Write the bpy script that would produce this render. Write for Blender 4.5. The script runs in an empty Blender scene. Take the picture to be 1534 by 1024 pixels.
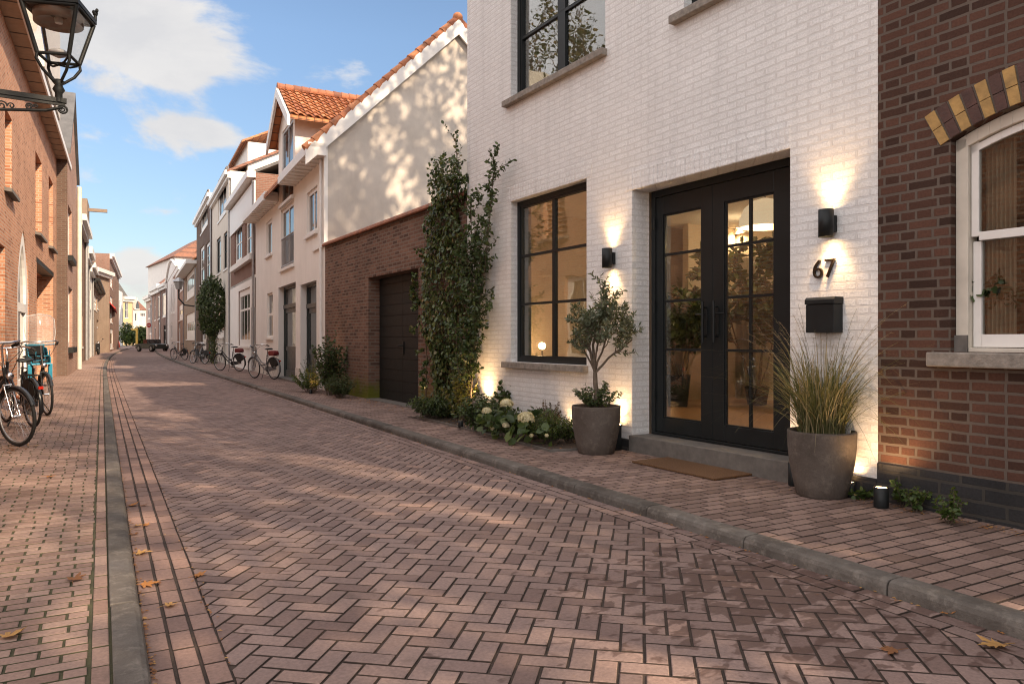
import bpy, bmesh, math, random
import numpy as np
from mathutils import Vector, Matrix, noise as mnoise
PI = math.pi
R = math.radians
rng = random.Random(7)
C = bpy.context.scene.collection

# ------------------------------------------------------------------ camera geometry (metres, +Y runs up the street)
FPX, CX, HY, CZ, TH = 1108.0, 767.0, 508.0, 1.32, R(29)

def ray(px):
    X = (px - CX) / FPX
    return (math.sin(TH) + X*math.cos(TH), math.cos(TH) - X*math.sin(TH))

def gnd(px, py, z=0.07):
    d = FPX*(CZ - z)/(py - HY); r = ray(px)
    return (r[0]*d, r[1]*d)

class Fac:
    """a vertical facade plane: local x along it, local y into the house"""
    def __init__(s, ox, oy, ang):
        s.o = (ox, oy); s.a = R(ang); s.x = (math.cos(s.a), math.sin(s.a)); s.n = (-math.sin(s.a), math.cos(s.a))
    def at(s, px, py, dep=0.0):
        r = ray(px); o = (s.o[0]+s.n[0]*dep, s.o[1]+s.n[1]*dep)
        det = r[1]*s.x[0] - r[0]*s.x[1]
        t = (s.x[0]*o[1] - s.x[1]*o[0])/det
        u = (r[0]*t-o[0])*s.x[0] + (r[1]*t-o[1])*s.x[1]
        return u, CZ + (HY-py)/FPX*t
    def w(s, u, v, z=0.0):
        return Vector((s.o[0]+s.x[0]*u+s.n[0]*v, s.o[1]+s.x[1]*u+s.n[1]*v, z))

WF = Fac(5.29, 3.44, -88)            # the white house, its garage and the dark brick house
RF = Fac(4.79, 18.08, -91.94)        # the row beyond the garage
LF = Fac(-1.18, 37.5, 88.7)          # the row across the street

# ------------------------------------------------------------------ objects
def tag(o, label=None, cat=None, group=None, kind=None):
    if label: o['label'] = label
    if cat: o['category'] = cat
    if group: o['group'] = group
    if kind: o['kind'] = kind
    return o

def thing(name, label, cat, loc=(0, 0, 0), rz=0.0, group=None):
    o = bpy.data.objects.new(name, None); C.objects.link(o)
    o.empty_display_size = 0.2
    o.location = loc; o.rotation_euler = (0, 0, rz)
    return tag(o, label, cat, group)

def copy_tree(o, parent=None):
    c = o.copy(); C.objects.link(c); c.parent = parent
    for ch in list(o.children): copy_tree(ch, c)
    return c

def np_mesh(name, verts, faces, mats, parent=None, smooth=False, mi=None, loc=None):
    """faces: (n,k) int array, all of the same size"""
    me = bpy.data.meshes.new(name)
    verts = np.asarray(verts, np.float32); faces = np.asarray(faces, np.int32)
    n, k = faces.shape
    me.vertices.add(len(verts)); me.vertices.foreach_set('co', verts.ravel())
    me.loops.add(n*k); me.loops.foreach_set('vertex_index', faces.ravel())
    me.polygons.add(n)
    me.polygons.foreach_set('loop_start', np.arange(0, n*k, k, dtype=np.int32))
    if smooth: me.polygons.foreach_set('use_smooth', np.ones(n, bool))
    for m in (mats if isinstance(mats, (list, tuple)) else [mats]): me.materials.append(m)
    if mi is not None: me.polygons.foreach_set('material_index', np.asarray(mi, np.int32))
    me.update(calc_edges=True); me.validate()
    o = bpy.data.objects.new(name, me); C.objects.link(o); o.parent = parent
    if loc is not None: o.location = loc
    return o

class MB:
    def __init__(s): s.v, s.f, s.m, s.s = [], [], [], []
    def add(s, vs, fs, mi=0, smooth=False):
        b = len(s.v); s.v.extend([tuple(p) for p in vs])
        for f in fs:
            s.f.append([b+i for i in f]); s.m.append(mi); s.s.append(smooth)
        return s
    def box(s, x0, x1, y0, y1, z0, z1, mi=0):
        if x1 < x0: x0, x1 = x1, x0
        if y1 < y0: y0, y1 = y1, y0
        if z1 < z0: z0, z1 = z1, z0
        return s.add([(x0,y0,z0),(x1,y0,z0),(x1,y1,z0),(x0,y1,z0),(x0,y0,z1),(x1,y0,z1),(x1,y1,z1),(x0,y1,z1)],
              [(0,3,2,1),(4,5,6,7),(0,1,5,4),(1,2,6,5),(2,3,7,6),(3,0,4,7)], mi)
    def quad(s, a, b, c, d, mi=0): return s.add([a,b,c,d], [(0,1,2,3)], mi)
    def prism(s, poly, fn, a, b, mi=0):
        """poly of 2-D points, fn(p, q, t) -> 3-D; extruded from t=a to t=b"""
        n = len(poly)
        vs = [fn(p[0], p[1], a) for p in poly] + [fn(p[0], p[1], b) for p in poly]
        fs = [tuple(range(n))[::-1], tuple(range(n, 2*n))] + [(i, (i+1) % n, n+(i+1) % n, n+i) for i in range(n)]
        return s.add(vs, fs, mi)
    def prism_y(s, poly, y0, y1, mi=0): return s.prism(poly, lambda x, z, t: (x, t, z), y0, y1, mi)
    def prism_x(s, poly, x0, x1, mi=0): return s.prism(poly, lambda y, z, t: (t, y, z), x0, x1, mi)
    def prism_z(s, poly, z0, z1, mi=0): return s.prism(poly, lambda x, y, t: (x, y, t), z0, z1, mi)
    def tube(s, pts, r, n=8, mi=0, closed=False, caps=True, smooth=True):
        P = [Vector(p) for p in pts]; m = len(P)
        rs = r if isinstance(r, (list, tuple)) else [r]*m
        vs = []; up = None
        for i, p in enumerate(P):
            if closed: t = P[(i+1) % m] - P[i-1]
            else: t = P[min(i+1, m-1)] - P[max(i-1, 0)]
            if t.length < 1e-9: t = Vector((0,0,1))
            t.normalize()
            if up is None:
                up = Vector((0,0,1)) if abs(t.z) < .9 else Vector((1,0,0))
            a = t.cross(up)
            if a.length < 1e-6: a = t.orthogonal()
            a.normalize(); b = a.cross(t).normalized(); up = b
            for k in range(n):
                an = 2*PI*k/n
                vs.append(p + (a*math.cos(an) + b*math.sin(an))*rs[i])
        fs = []
        for i in range(m if closed else m-1):
            j = (i+1) % m
            for k in range(n):
                k2 = (k+1) % n
                fs.append((i*n+k, i*n+k2, j*n+k2, j*n+k))
        s.add(vs, fs, mi, smooth)
        if caps and not closed:
            s.add(vs[:n], [tuple(range(n))[::-1]], mi); s.add(vs[-n:], [tuple(range(n))], mi)
        return s
    def lathe(s, prof, cx=0, cy=0, n=24, mi=0, smooth=True, cap=True):
        vs = []
        for r, z in prof:
            for k in range(n):
                a = 2*PI*k/n; vs.append((cx+r*math.cos(a), cy+r*math.sin(a), z))
        fs = []
        for i in range(len(prof)-1):
            for k in range(n):
                k2 = (k+1) % n
                fs.append((i*n+k, i*n+k2, (i+1)*n+k2, (i+1)*n+k))
        s.add(vs, fs, mi, smooth)
        if cap:
            s.add(vs[:n], [tuple(range(n))[::-1]], mi); s.add(vs[-n:], [tuple(range(n))], mi)
        return s
    def ball(s, c, r, nu=12, nv=8, mi=0):
        rx, ry, rz = r if isinstance(r, (tuple, list)) else (r, r, r)
        vs = [(c[0], c[1], c[2]-rz)]
        for i in range(1, nv):
            ph = -PI/2 + PI*i/nv
            for k in range(nu):
                a = 2*PI*k/nu
                vs.append((c[0]+rx*math.cos(ph)*math.cos(a), c[1]+ry*math.cos(ph)*math.sin(a), c[2]+rz*math.sin(ph)))
        vs.append((c[0], c[1], c[2]+rz)); fs = []
        for k in range(nu): fs.append((0, 1+(k+1) % nu, 1+k))
        for i in range(nv-2):
            for k in range(nu):
                a = 1+i*nu; b = a+nu; k2 = (k+1) % nu
                fs.append((a+k, a+k2, b+k2, b+k))
        t = len(vs)-1; a = 1+(nv-2)*nu
        for k in range(nu): fs.append((a+k, a+(k+1) % nu, t))
        return s.add(vs, fs, mi, True)
    def build(s, name, mats, parent=None, bevel=0.0, loc=None, rot=None, fix=True):
        me = bpy.data.meshes.new(name)
        me.from_pydata(s.v, [], s.f)
        for m in (mats if isinstance(mats, (list, tuple)) else [mats]): me.materials.append(m)
        me.polygons.foreach_set('material_index', s.m); me.polygons.foreach_set('use_smooth', s.s)
        if fix:
            bm = bmesh.new(); bm.from_mesh(me)
            bmesh.ops.recalc_face_normals(bm, faces=bm.faces); bm.to_mesh(me); bm.free()
        me.update()
        o = bpy.data.objects.new(name, me); C.objects.link(o); o.parent = parent
        if loc is not None: o.location = loc
        if rot is not None: o.rotation_euler = rot
        if bevel:
            b = o.modifiers.new('edge', 'BEVEL'); b.width = bevel; b.segments = 2; b.limit_method = 'ANGLE'
        return o

# ------------------------------------------------------------------ materials
class NT:
    def __init__(s, tree): s.t = tree
    def n(s, typ, ins=None, out=0, **props):
        nd = s.t.nodes.new('ShaderNode'+typ)
        for k, v in props.items(): setattr(nd, k, v)
        for k, v in (ins or {}).items():
            if isinstance(v, bpy.types.NodeSocket): s.t.links.new(v, nd.inputs[k])
            else: nd.inputs[k].default_value = v
        return nd if out is None else nd.outputs[out]
    def math(s, op, a, b=0.0, c=0.0, clamp=False):
        return s.n('Math', {0: a, 1: b, 2: c}, operation=op, use_clamp=clamp)
    def mix(s, fac, a, b, blend='MIX'):
        nd = s.n('Mix', None, None, data_type='RGBA', blend_type=blend)
        for sock, v in ((nd.inputs[0], fac), (nd.inputs[6], a), (nd.inputs[7], b)):
            if isinstance(v, bpy.types.NodeSocket): s.t.links.new(v, sock)
            else: sock.default_value = v if not isinstance(v, tuple) else (v+(1,))[:4]
        return nd.outputs[2]
    def ramp(s, fac, stops, interp='LINEAR'):
        nd = s.n('ValToRGB', {0: fac}, None); e = nd.color_ramp; e.interpolation = interp
        while len(e.elements) < len(stops): e.elements.new(0.5)
        for el, (p, c) in zip(e.elements, stops):
            el.position = p; el.color = (c, c, c, 1) if not isinstance(c, tuple) else (c+(1,))[:4]
        return nd.outputs[0]
    def noise(s, vec, scale, detail=3.0, rough=.55, dist=0.0, out=0):
        return s.n('TexNoise', {'Vector': vec, 'Scale': scale, 'Detail': detail, 'Roughness': rough, 'Distortion': dist}, out)
    def bump(s, h, strength=.3, dist=.01, normal=None):
        d = {'Height': h, 'Strength': strength, 'Distance': dist}
        if normal is not None: d['Normal'] = normal
        return s.n('Bump', d)

def col(c): return (c[0], c[1], c[2], 1.0)

def newmat(name):
    m = bpy.data.materials.new(name); m.use_nodes = True
    t = m.node_tree; b = t.nodes['Principled BSDF']
    return m, NT(t), b

def setp(nt, b, **kw):
    names = dict(base='Base Color', rough='Roughness', normal='Normal', metal='Metallic', spec='Specular IOR Level',
                 ecol='Emission Color', estr='Emission Strength', trans='Transmission Weight', coat='Coat Weight', alpha='Alpha')
    for k, v in kw.items():
        sk = b.inputs[names[k]]
        if isinstance(v, bpy.types.NodeSocket): nt.t.links.new(v, sk)
        else: sk.default_value = col(v) if isinstance(v, tuple) and len(v) == 3 else v

MC = {}
def plain(name, c, rough=.5, metal=0.0, var=.15, scale=8.0, bump=.0, spec=.5, bscale=60.0):
    """painted or cast surface with gentle unevenness"""
    if name in MC: return MC[name]
    m, nt, b = newmat(name)
    co = nt.n('TexCoord', out=3)
    n1 = nt.noise(co, scale, 4)
    k = nt.ramp(n1, [(.25, 1-var), (.75, 1+var)])
    base = nt.mix(1.0, col(c), k, 'MULTIPLY')
    rr = nt.math('MULTIPLY_ADD', n1, .25, rough-.125)
    setp(nt, b, base=base, rough=rr, metal=metal, spec=spec)
    if bump: setp(nt, b, normal=nt.bump(nt.noise(co, bscale, 4), bump, .01))
    MC[name] = m
    return m

def brick_mat(name, c1, c2, mortar, bw=.22, rh=.068, ms=.012, bump=.6, rough=.8, squash=1.0, dark=None, darkp=.35,
              weather=.25, moss=None, axis='xy', paint=False, soot=0.0):
    if name in MC: return MC[name]
    m, nt, b = newmat(name)
    co = nt.n('TexCoord', out=3)
    sp = nt.n('SeparateXYZ', {0: co}, None)
    u = nt.math('ADD', sp.outputs[0], sp.outputs[1])
    vec = nt.n('CombineXYZ', {0: u, 1: sp.outputs[2], 2: 0.0})
    wob = nt.noise(co, 9.0, 3, out=1)
    wv = nt.n('VectorMath', {0: wob, 1: (.5, .5, .5)}, operation='SUBTRACT')
    wv = nt.n('VectorMath', {0: wv, 3: .014 if not paint else .02}, operation='SCALE')
    vec = nt.n('VectorMath', {0: vec, 1: wv}, operation='ADD')
    def brick(ca, cb, cm, bias=0.0, smooth=.15, size=ms):
        return nt.n('TexBrick', {'Vector': vec, 'Color1': ca, 'Color2': cb, 'Mortar': cm, 'Scale': 1.0, 'Mortar Size': size,
            'Mortar Smooth': smooth, 'Bias': bias, 'Brick Width': bw, 'Row Height': rh}, None, offset=.5, squash=squash, squash_frequency=2)
    bn = brick((0,0,0,1), (1,1,1,1), (.5,.5,.5,1))
    rv = bn.outputs[0]
    stops = [(0.0, c1), (1.0, c2)]
    if dark: stops = [(0.0, dark), (darkp, c1), (1.0, c2)]
    tint = nt.ramp(rv, stops)
    fine = nt.noise(co, 60.0, 4)
    tint = nt.mix(1.0, tint, nt.ramp(fine, [(.2, .78), (.8, 1.2)]), 'MULTIPLY')
    base = nt.mix(bn.outputs[1], tint, col(mortar))
    big = nt.noise(co, .9, 5, .6)
    base = nt.mix(1.0, base, nt.ramp(big, [(.3, 1-weather), (.7, 1+weather*.6)]), 'MULTIPLY')
    if moss:
        mz = nt.math('MULTIPLY_ADD', sp.outputs[2], -1.0/moss[1], 1.0)
        mk = nt.math('MULTIPLY', nt.math('ADD', mz, nt.math('MULTIPLY_ADD', nt.noise(co, 4.0, 4), 1.2, -.7)), 1.6, clamp=True)
        base = nt.mix(mk, base, col(moss[0]))
    if paint:
        chip = nt.ramp(nt.noise(co, 14.0, 6, .65), [(.66, 0.0), (.74, 1.0)])
        base = nt.mix(nt.math('MULTIPLY', chip, .14), base, (.42, .36, .31))
        streak = nt.noise(nt.n('Mapping', {'Vector': co, 'Scale': (2.2, 2.2, .22)}), 3.0, 4)
        base = nt.mix(1.0, base, nt.ramp(streak, [(.28, .925), (.55, 1.01)]), 'MULTIPLY')
    edge = nt.math('SUBTRACT', 1.0, bn.outputs[1])
    tilt = nt.math('MULTIPLY', rv, .35)
    h = nt.math('ADD', nt.math('MULTIPLY', edge, nt.math('ADD', .75, tilt)), nt.math('MULTIPLY', nt.noise(co, 26.0 if paint else 45.0, 5), .5 if paint else .32))
    setp(nt, b, base=base, rough=rough, normal=nt.bump(h, bump, .012), spec=.3 if paint else .15)
    MC[name] = m
    return m

def paver_mat(name, stops, wet=None, moss=0.0, patch=None):
    m, nt, b = newmat(name)
    co = nt.n('TexCoord', out=3)
    isl = nt.n('NewGeometry', out=None).outputs['Random Per Island']
    c = nt.ramp(isl, stops)
    n1 = nt.noise(co, 55.0, 5, .65)
    c = nt.mix(1.0, c, nt.ramp(n1, [(.25, .72), (.75, 1.25)]), 'MULTIPLY')
    n2 = nt.noise(co, .8, 4)
    c = nt.mix(1.0, c, nt.ramp(n2, [(.3, .82), (.7, 1.12)]), 'MULTIPLY')
    speck = nt.ramp(nt.noise(co, 320.0, 2), [(.68, 0.0), (.76, 1.0)])
    c = nt.mix(nt.math('MULTIPLY', speck, .30), c, (.52, .45, .40))
    n3 = nt.noise(co, 5.0, 5, .6)
    c = nt.mix(nt.ramp(n3, [(.60, 0.0), (.72, .45)]), c, (.085, .062, .052))
    rough = nt.math('MULTIPLY_ADD', n1, .2, .66)
    if wet:
        x, y, rx, ry = wet
        d = nt.n('VectorMath', {0: nt.n('VectorMath', {0: co, 1: (x, y, 0)}, operation='SUBTRACT'), 1: (1/rx, 1/ry, 1)}, operation='MULTIPLY')
        ln = nt.n('VectorMath', {0: d}, 1, operation='LENGTH')
        fall = nt.math('SUBTRACT', 1.0, ln, clamp=True)
        sp = nt.noise(nt.n('Mapping', {'Vector': co, 'Rotation': (0, 0, .6), 'Scale': (1.0, 1.6, 1)}), 6.5, 3, .55, .6)
        mk = nt.ramp(nt.math('ADD', nt.math('MULTIPLY', fall, .30), sp), [(.66, 0.0), (.71, 1.0)])
        c = nt.mix(nt.math('MULTIPLY', mk, .62), c, (.058, .030, .024))
        rough = nt.math('MULTIPLY_ADD', mk, -.12, rough)
    h = nt.math('ADD', n1, nt.math('MULTIPLY', nt.noise(co, 18.0, 3), .8))
    setp(nt, b, base=c, rough=rough, normal=nt.bump(h, .35, .006), spec=.22)
    return m

def leaf_mat(name, stops, trans=.35, rough=.45, spec=.4):
    m, nt, b = newmat(name)
    isl = nt.n('NewGeometry', out=None).outputs['Random Per Island']
    c = nt.ramp(isl, stops)
    setp(nt, b, base=c, rough=rough, spec=spec)
    tr = nt.n('BsdfTranslucent', {'Color': nt.mix(1.0, c, (1.5, 1.5, .7), 'MULTIPLY')})
    mx = nt.n('MixShader', {0: trans, 1: b.outputs[0], 2: tr})
    nt.t.links.new(mx, nt.t.nodes['Material Output'].inputs[0])
    return m

def glass_mat(name='window_glass', tint=(.9, .93, .92), boost=1.0, wav=.12):
    m, nt, b = newmat(name)
    co = nt.n('TexCoord', out=3)
    nrm = nt.bump(nt.noise(co, 1.6, 2), wav, .02)
    back = nt.n('NewGeometry', out=None).outputs['Backfacing']
    fr = nt.n('Fresnel', {'IOR': nt.math('MULTIPLY_ADD', back, 1/1.5-1.5, 1.5), 'Normal': nrm})
    fr = nt.math('MULTIPLY_ADD', fr, 1.5*boost, .012, clamp=True)
    gl = nt.n('BsdfGlossy', {'Color': (1, 1, 1, 1), 'Roughness': .01, 'Normal': nrm})
    tr = nt.n('BsdfTransparent', {'Color': col(tint)})
    mx = nt.n('MixShader', {0: fr, 1: tr, 2: gl})
    nt.t.links.new(mx, nt.t.nodes['Material Output'].inputs[0])
    return m

def dark_glass(name, c=(.02, .024, .028)):
    m, nt, b = newmat(name)
    co = nt.n('TexCoord', out=3)
    cur = nt.n('TexNoise', {'Vector': nt.n('Mapping', {'Vector': co, 'Scale': (6, 6, .3)}), 'Scale': 2.0, 'Detail': 2.0})
    base = nt.mix(nt.ramp(cur, [(.5, 0.0), (.62, .6)]), col(c), (.16, .15, .135))
    setp(nt, b, base=base, rough=.06, spec=.9, normal=nt.bump(nt.noise(co, 1.5, 2), .08, .02))
    return m

def tile_mat(name, c1, c2, dark, axis='x', tw=.22, th=.19):
    m, nt, b = newmat(name)
    co = nt.n('TexCoord', out=3); sp = nt.n('SeparateXYZ', {0: co}, None)
    u = sp.outputs[0 if axis == 'x' else 1]; v = sp.outputs[2]
    vec = nt.n('CombineXYZ', {0: u, 1: v, 2: 0.0})
    bn = nt.n('TexBrick', {'Vector': vec, 'Color1': (0,0,0,1), 'Color2': (1,1,1,1), 'Mortar': (.3,.3,.3,1), 'Scale': 1.0, 'Mortar Size': .012,
        'Mortar Smooth': .3, 'Brick Width': tw, 'Row Height': th}, None, offset=0.0)
    c = nt.ramp(bn.outputs[0], [(0, c1), (1, c2)])
    c = nt.mix(bn.outputs[1], c, col(dark))
    c = nt.mix(nt.ramp(nt.noise(co, 3.0, 5), [(.5, 0.0), (.7, .6)]), c, col(dark))
    wv = nt.math('ABSOLUTE', nt.math('SINE', nt.math('MULTIPLY', u, PI/tw)))
    saw = nt.math('FRACT', nt.math('MULTIPLY', v, 1/th))
    h = nt.math('ADD', wv, nt.math('MULTIPLY', saw, -.8))
    setp(nt, b, base=c, rough=.75, normal=nt.bump(h, .9, .05))
    return m

def emit_mat(name, c, s):
    m, nt, b = newmat(name)
    setp(nt, b, base=(.1, .1, .1), ecol=c, estr=s)
    return m

M_white_brick = brick_mat('painted_white_brick', (.765, .757, .75), (.815, .81, .805), (.71, .695, .685), bw=.225, rh=.066, ms=.010, bump=.75, rough=.58, weather=.07, paint=True)
M_dark_brick = brick_mat('dark_red_brick', (.082, .041, .030), (.116, .057, .041), (.13, .102, .085), bw=.225, rh=.0735, ms=.011, bump=.75, squash=.55, dark=(.045, .026, .02), darkp=.35, weather=.2)
M_plinth = brick_mat('black_plinth_brick', (.03, .03, .032), (.045, .044, .046), (.06, .055, .05), bw=.30, rh=.10, ms=.012, bump=.7, weather=.3)
M_garage_brick = brick_mat('brown_garage_brick', (.155, .085, .062), (.215, .12, .086), (.20, .16, .13), bw=.22, rh=.07, ms=.011, bump=.7, dark=(.085, .05, .04), darkp=.35, weather=.25, moss=((.12, .125, .02), .62))
M_orange_brick = brick_mat('orange_red_brick', (.46, .20, .11), (.54, .26, .155), (.46, .35, .27), bw=.22, rh=.068, ms=.012, bump=.6, dark=(.30, .12, .065), darkp=.25, weather=.18)
M_umber_brick = brick_mat('umber_brick', (.115, .07, .054), (.15, .095, .072), (.15, .12, .10), weather=.2)
M_brown_brick = brick_mat('brown_red_brick', (.20, .10, .075), (.26, .135, .10), (.25, .2, .17), weather=.2)
M_tan_brick = brick_mat('tan_brick', (.34, .23, .16), (.40, .28, .195), (.36, .29, .23), weather=.15)
M_pink_brick = brick_mat('rose_brick', (.32, .17, .125), (.39, .22, .16), (.36, .29, .25), weather=.18)
def stucco(name, c, var=.07, stain=.25, bump=.25):
    if name in MC: return MC[name]
    m, nt, b = newmat(name)
    co = nt.n('TexCoord', out=3)
    n1 = nt.noise(co, 1.1, 6, .6)
    k = nt.ramp(n1, [(.3, 1-var*1.6), (.7, 1+var)])
    base = nt.mix(1.0, col(c), k, 'MULTIPLY')
    st = nt.noise(nt.n('Mapping', {'Vector': co, 'Scale': (1.5, 1.5, .25)}), 1.6, 5, .65)
    base = nt.mix(nt.ramp(st, [(.52, 0.0), (.8, stain)]), base, (.30, .26, .22))
    setp(nt, b, base=base, rough=.88, normal=nt.bump(nt.noise(co, 30, 5), bump, .008), spec=.2)
    MC[name] = m; return m
M_gable = stucco('grey_lime_plaster', (.56, .51, .455), .10, .30)
M_white_plaster = stucco('white_plaster', (.80, .78, .75), .04, .12, .12)
M_cream_plaster = stucco('cream_plaster', (.66, .61, .54), .05, .15, .12)
M_tan_plaster = stucco('tan_plaster', (.33, .25, .19), .06, .2, .12)
M_wt = plain('white_painted_wood', (.78, .76, .73), .45, var=.05, bump=.05)
M_cream_wood = plain('aged_cream_wood', (.62, .57, .49), .5, var=.14, scale=5, bump=.1, bscale=25)
M_black = plain('black_powder_coat', (.012, .014, .015), .46, var=.2, bump=.03, spec=.28)
M_black2 = plain('black_door_paint', (.011, .0135, .0145), .42, var=.15, scale=3, bump=.03, spec=.28)
M_iron = plain('black_cast_iron', (.014, .016, .016), .5, var=.3, scale=30, bump=.15, spec=.3)
M_stone = plain('blue_stone', (.135, .122, .11), .75, var=.25, scale=14, bump=.35, bscale=90)
M_stone_l = plain('weathered_sill_stone', (.25, .22, .19), .8, var=.35, scale=20, bump=.5, bscale=70)
def worn(name, c, dark, light):
    m, nt, b = newmat(name); co = nt.n('TexCoord', out=3)
    k = nt.mix(nt.ramp(nt.noise(co, 3.2, 6, .65), [(.35, 0.0), (.65, 1.0)]), col(c), col(dark))
    k = nt.mix(nt.ramp(nt.noise(co, 11.0, 6, .7), [(.52, 0.0), (.66, .55)]), k, col(light))
    k = nt.mix(nt.ramp(nt.noise(co, 48.0, 4, .6), [(.58, 0.0), (.68, .5)]), k, col(dark))
    isl = nt.n('NewGeometry', out=None).outputs['Random Per Island']
    k = nt.mix(1.0, k, nt.ramp(isl, [(0, .78), (1, 1.2)]), 'MULTIPLY')
    h = nt.math('ADD', nt.noise(co, 40.0, 5, .7), nt.math('MULTIPLY', nt.noise(co, 9.0, 4), .8))
    setp(nt, b, base=k, rough=.88, normal=nt.bump(h, .7, .012), spec=.25); return m
M_pot = worn('dark_cast_pot', (.125, .104, .090), (.078, .062, .052), (.185, .155, .13))
M_kerb = worn('kerb_concrete', (.150, .134, .120), (.085, .074, .065), (.23, .205, .18))
M_soil = plain('dark_soil', (.045, .03, .022), .95, var=.5, scale=30, bump=.9, bscale=40)
M_joint = plain('joint_sand_and_shade', (.045, .030, .023), .95, var=.45, scale=12, bump=.6, bscale=90)
M_joint_moss = plain('mossy_joint_sand_and_shade', (.055, .052, .025), .95, var=.5, scale=9, bump=.6, bscale=90)
M_zinc = plain('zinc', (.36, .36, .37), .45, .6, var=.15)
M_chrome = plain('chrome', (.75, .75, .76), .18, 1.0, var=.03)
M_rubber = plain('tyre_rubber', (.016, .016, .016), .8, var=.2)
M_bike_black = plain('bicycle_black_enamel', (.013, .014, .016), .28, var=.15)
M_slate = plain('slate_roof', (.10, .10, .105), .7, var=.3, scale=3, bump=.3, bscale=10)
M_glass = glass_mat()
M_glass_dim = glass_mat('old_sash_glass', (.75, .74, .70), 1.1, .2)
M_lampglass = glass_mat('lantern_glass', (.93, .94, .95), .8, .05)
M_dglass = dark_glass('dark_window_glass')
M_dglass2 = dark_glass('pale_curtained_glass', (.07, .075, .08))
M_bark = plain('bark', (.115, .085, .062), .9, var=.4, scale=14, bump=.8, bscale=30)
M_bark_l = plain('olive_bark', (.15, .115, .085), .9, var=.4, scale=20, bump=.7, bscale=45)
M_tile_o = tile_mat('orange_pantiles', (.42, .15, .06), (.56, .24, .10), (.12, .06, .04))
M_tile_oy = tile_mat('orange_pantiles_turned', (.42, .15, .06), (.56, .24, .10), (.12, .06, .04), 'y')
M_tile_d = tile_mat('brown_pantiles', (.20, .09, .06), (.30, .13, .08), (.07, .045, .04))
M_terracotta = plain('terracotta', (.43, .15, .065), .75, var=.3, scale=6, bump=.2)
M_terracotta_d = plain('weathered_terracotta', (.25, .10, .055), .8, var=.45, scale=6, bump=.25)
M_warm = emit_mat('warm_lamp_glow', (1.0, .62, .28), 30.0)
M_bulb = emit_mat('soft_bulb_glow', (1.0, .66, .32), 12.0)
# ------------------------------------------------------------------ the street surface
def bend(x, y):
    return x + (0.00043*(y-30)**2 if y > 30 else 0.0)

def clip(poly, a, b, c):
    """keep a*x + b*y <= c"""
    out = []
    for i, p in enumerate(poly):
        q = poly[(i+1) % len(poly)]
        dp = a*p[0]+b*p[1]-c; dq = a*q[0]+b*q[1]-c
        if dp <= 0: out.append(p)
        if dp*dq < 0:
            t = dp/(dp-dq); out.append((p[0]+(q[0]-p[0])*t, p[1]+(q[1]-p[1])*t))
    return out

class Pavers:
    def __init__(s, z, gap=.0052, dz=.0011, tilt=.006, ins=.0055): s.V, s.F, s.M = [], [], []; s.z, s.gap, s.dz, s.tilt, s.ins = z, gap, dz, tilt, ins
    def add(s, poly):
        n = len(poly)
        if n < 3: return
        ar = sum(poly[i][0]*poly[(i+1) % n][1]-poly[(i+1) % n][0]*poly[i][1] for i in range(n))/2
        if ar < 0: poly = poly[::-1]; ar = -ar
        if ar < .0012: return
        cx = sum(p[0] for p in poly)/n; cy = sum(p[1] for p in poly)/n
        z0 = s.z + rng.uniform(-s.dz, s.dz)
        z0 += .0012*mnoise.noise((cx*.9, cy*.9, 3.1))
        tx, ty = rng.uniform(-s.tilt, s.tilt), rng.uniform(-s.tilt, s.tilt)
        b = len(s.V)
        inr = min(math.hypot(poly[i][0]-cx, poly[i][1]-cy) for i in range(n))
        jx, jy = rng.uniform(-.0012, .0012), rng.uniform(-.0012, .0012)
        for ins, dz in ((s.gap, -.03), (s.gap, -.006), (s.gap+s.ins*.3, -.0022), (s.gap+s.ins, 0.0)):
            for i in range(n):
                # inset along both edge normals
                p = Vector(poly[i]); e0 = (p-Vector(poly[i-1])).normalized(); e1 = (Vector(poly[(i+1) % n])-p).normalized()
                n0 = Vector((-e0.y, e0.x)); n1 = Vector((-e1.y, e1.x))
                q = p + (n0+n1)*(ins/max(.4, 1+n0.dot(n1)))
                x, y = q.x+jx, q.y+jy
                s.V.append((bend(x, y), y, z0+dz+(x-cx)*tx+(y-cy)*ty))
        for r in range(3):
            for i in range(n):
                j = (i+1) % n
                s.F.append((b+r*n+i, b+r*n+j, b+(r+1)*n+j, b+(r+1)*n+i)); s.M.append(1 if r < 2 else 0)   # sides take the dark joint colour as painted joint shade
        s.F.append(tuple(b+3*n+i for i in range(n))); s.M.append(0)
    def build(s, name, mats, extra=()):
        """extra: list of (verts, faces, material index)"""
        m = MB(); m.v = s.V; m.f = [list(f) for f in s.F]; m.m = list(s.M); m.s = [False]*len(s.F)
        for v, f, k in extra: m.add(v, f, k)
        o = m.build(name, mats, fix=False)
        return tag(o, kind='structure')

def strip_sheet(x0, x1, y0, y1, z, step=4.0):
    ys = np.arange(y0, y1+.01, step); v = []; f = []
    for y in ys: v += [(bend(x0, y), y, z), (bend(x1, y), y, z)]
    for i in range(len(ys)-1): f.append((2*i, 2*i+1, 2*i+3, 2*i+2))
    return v, f

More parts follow.
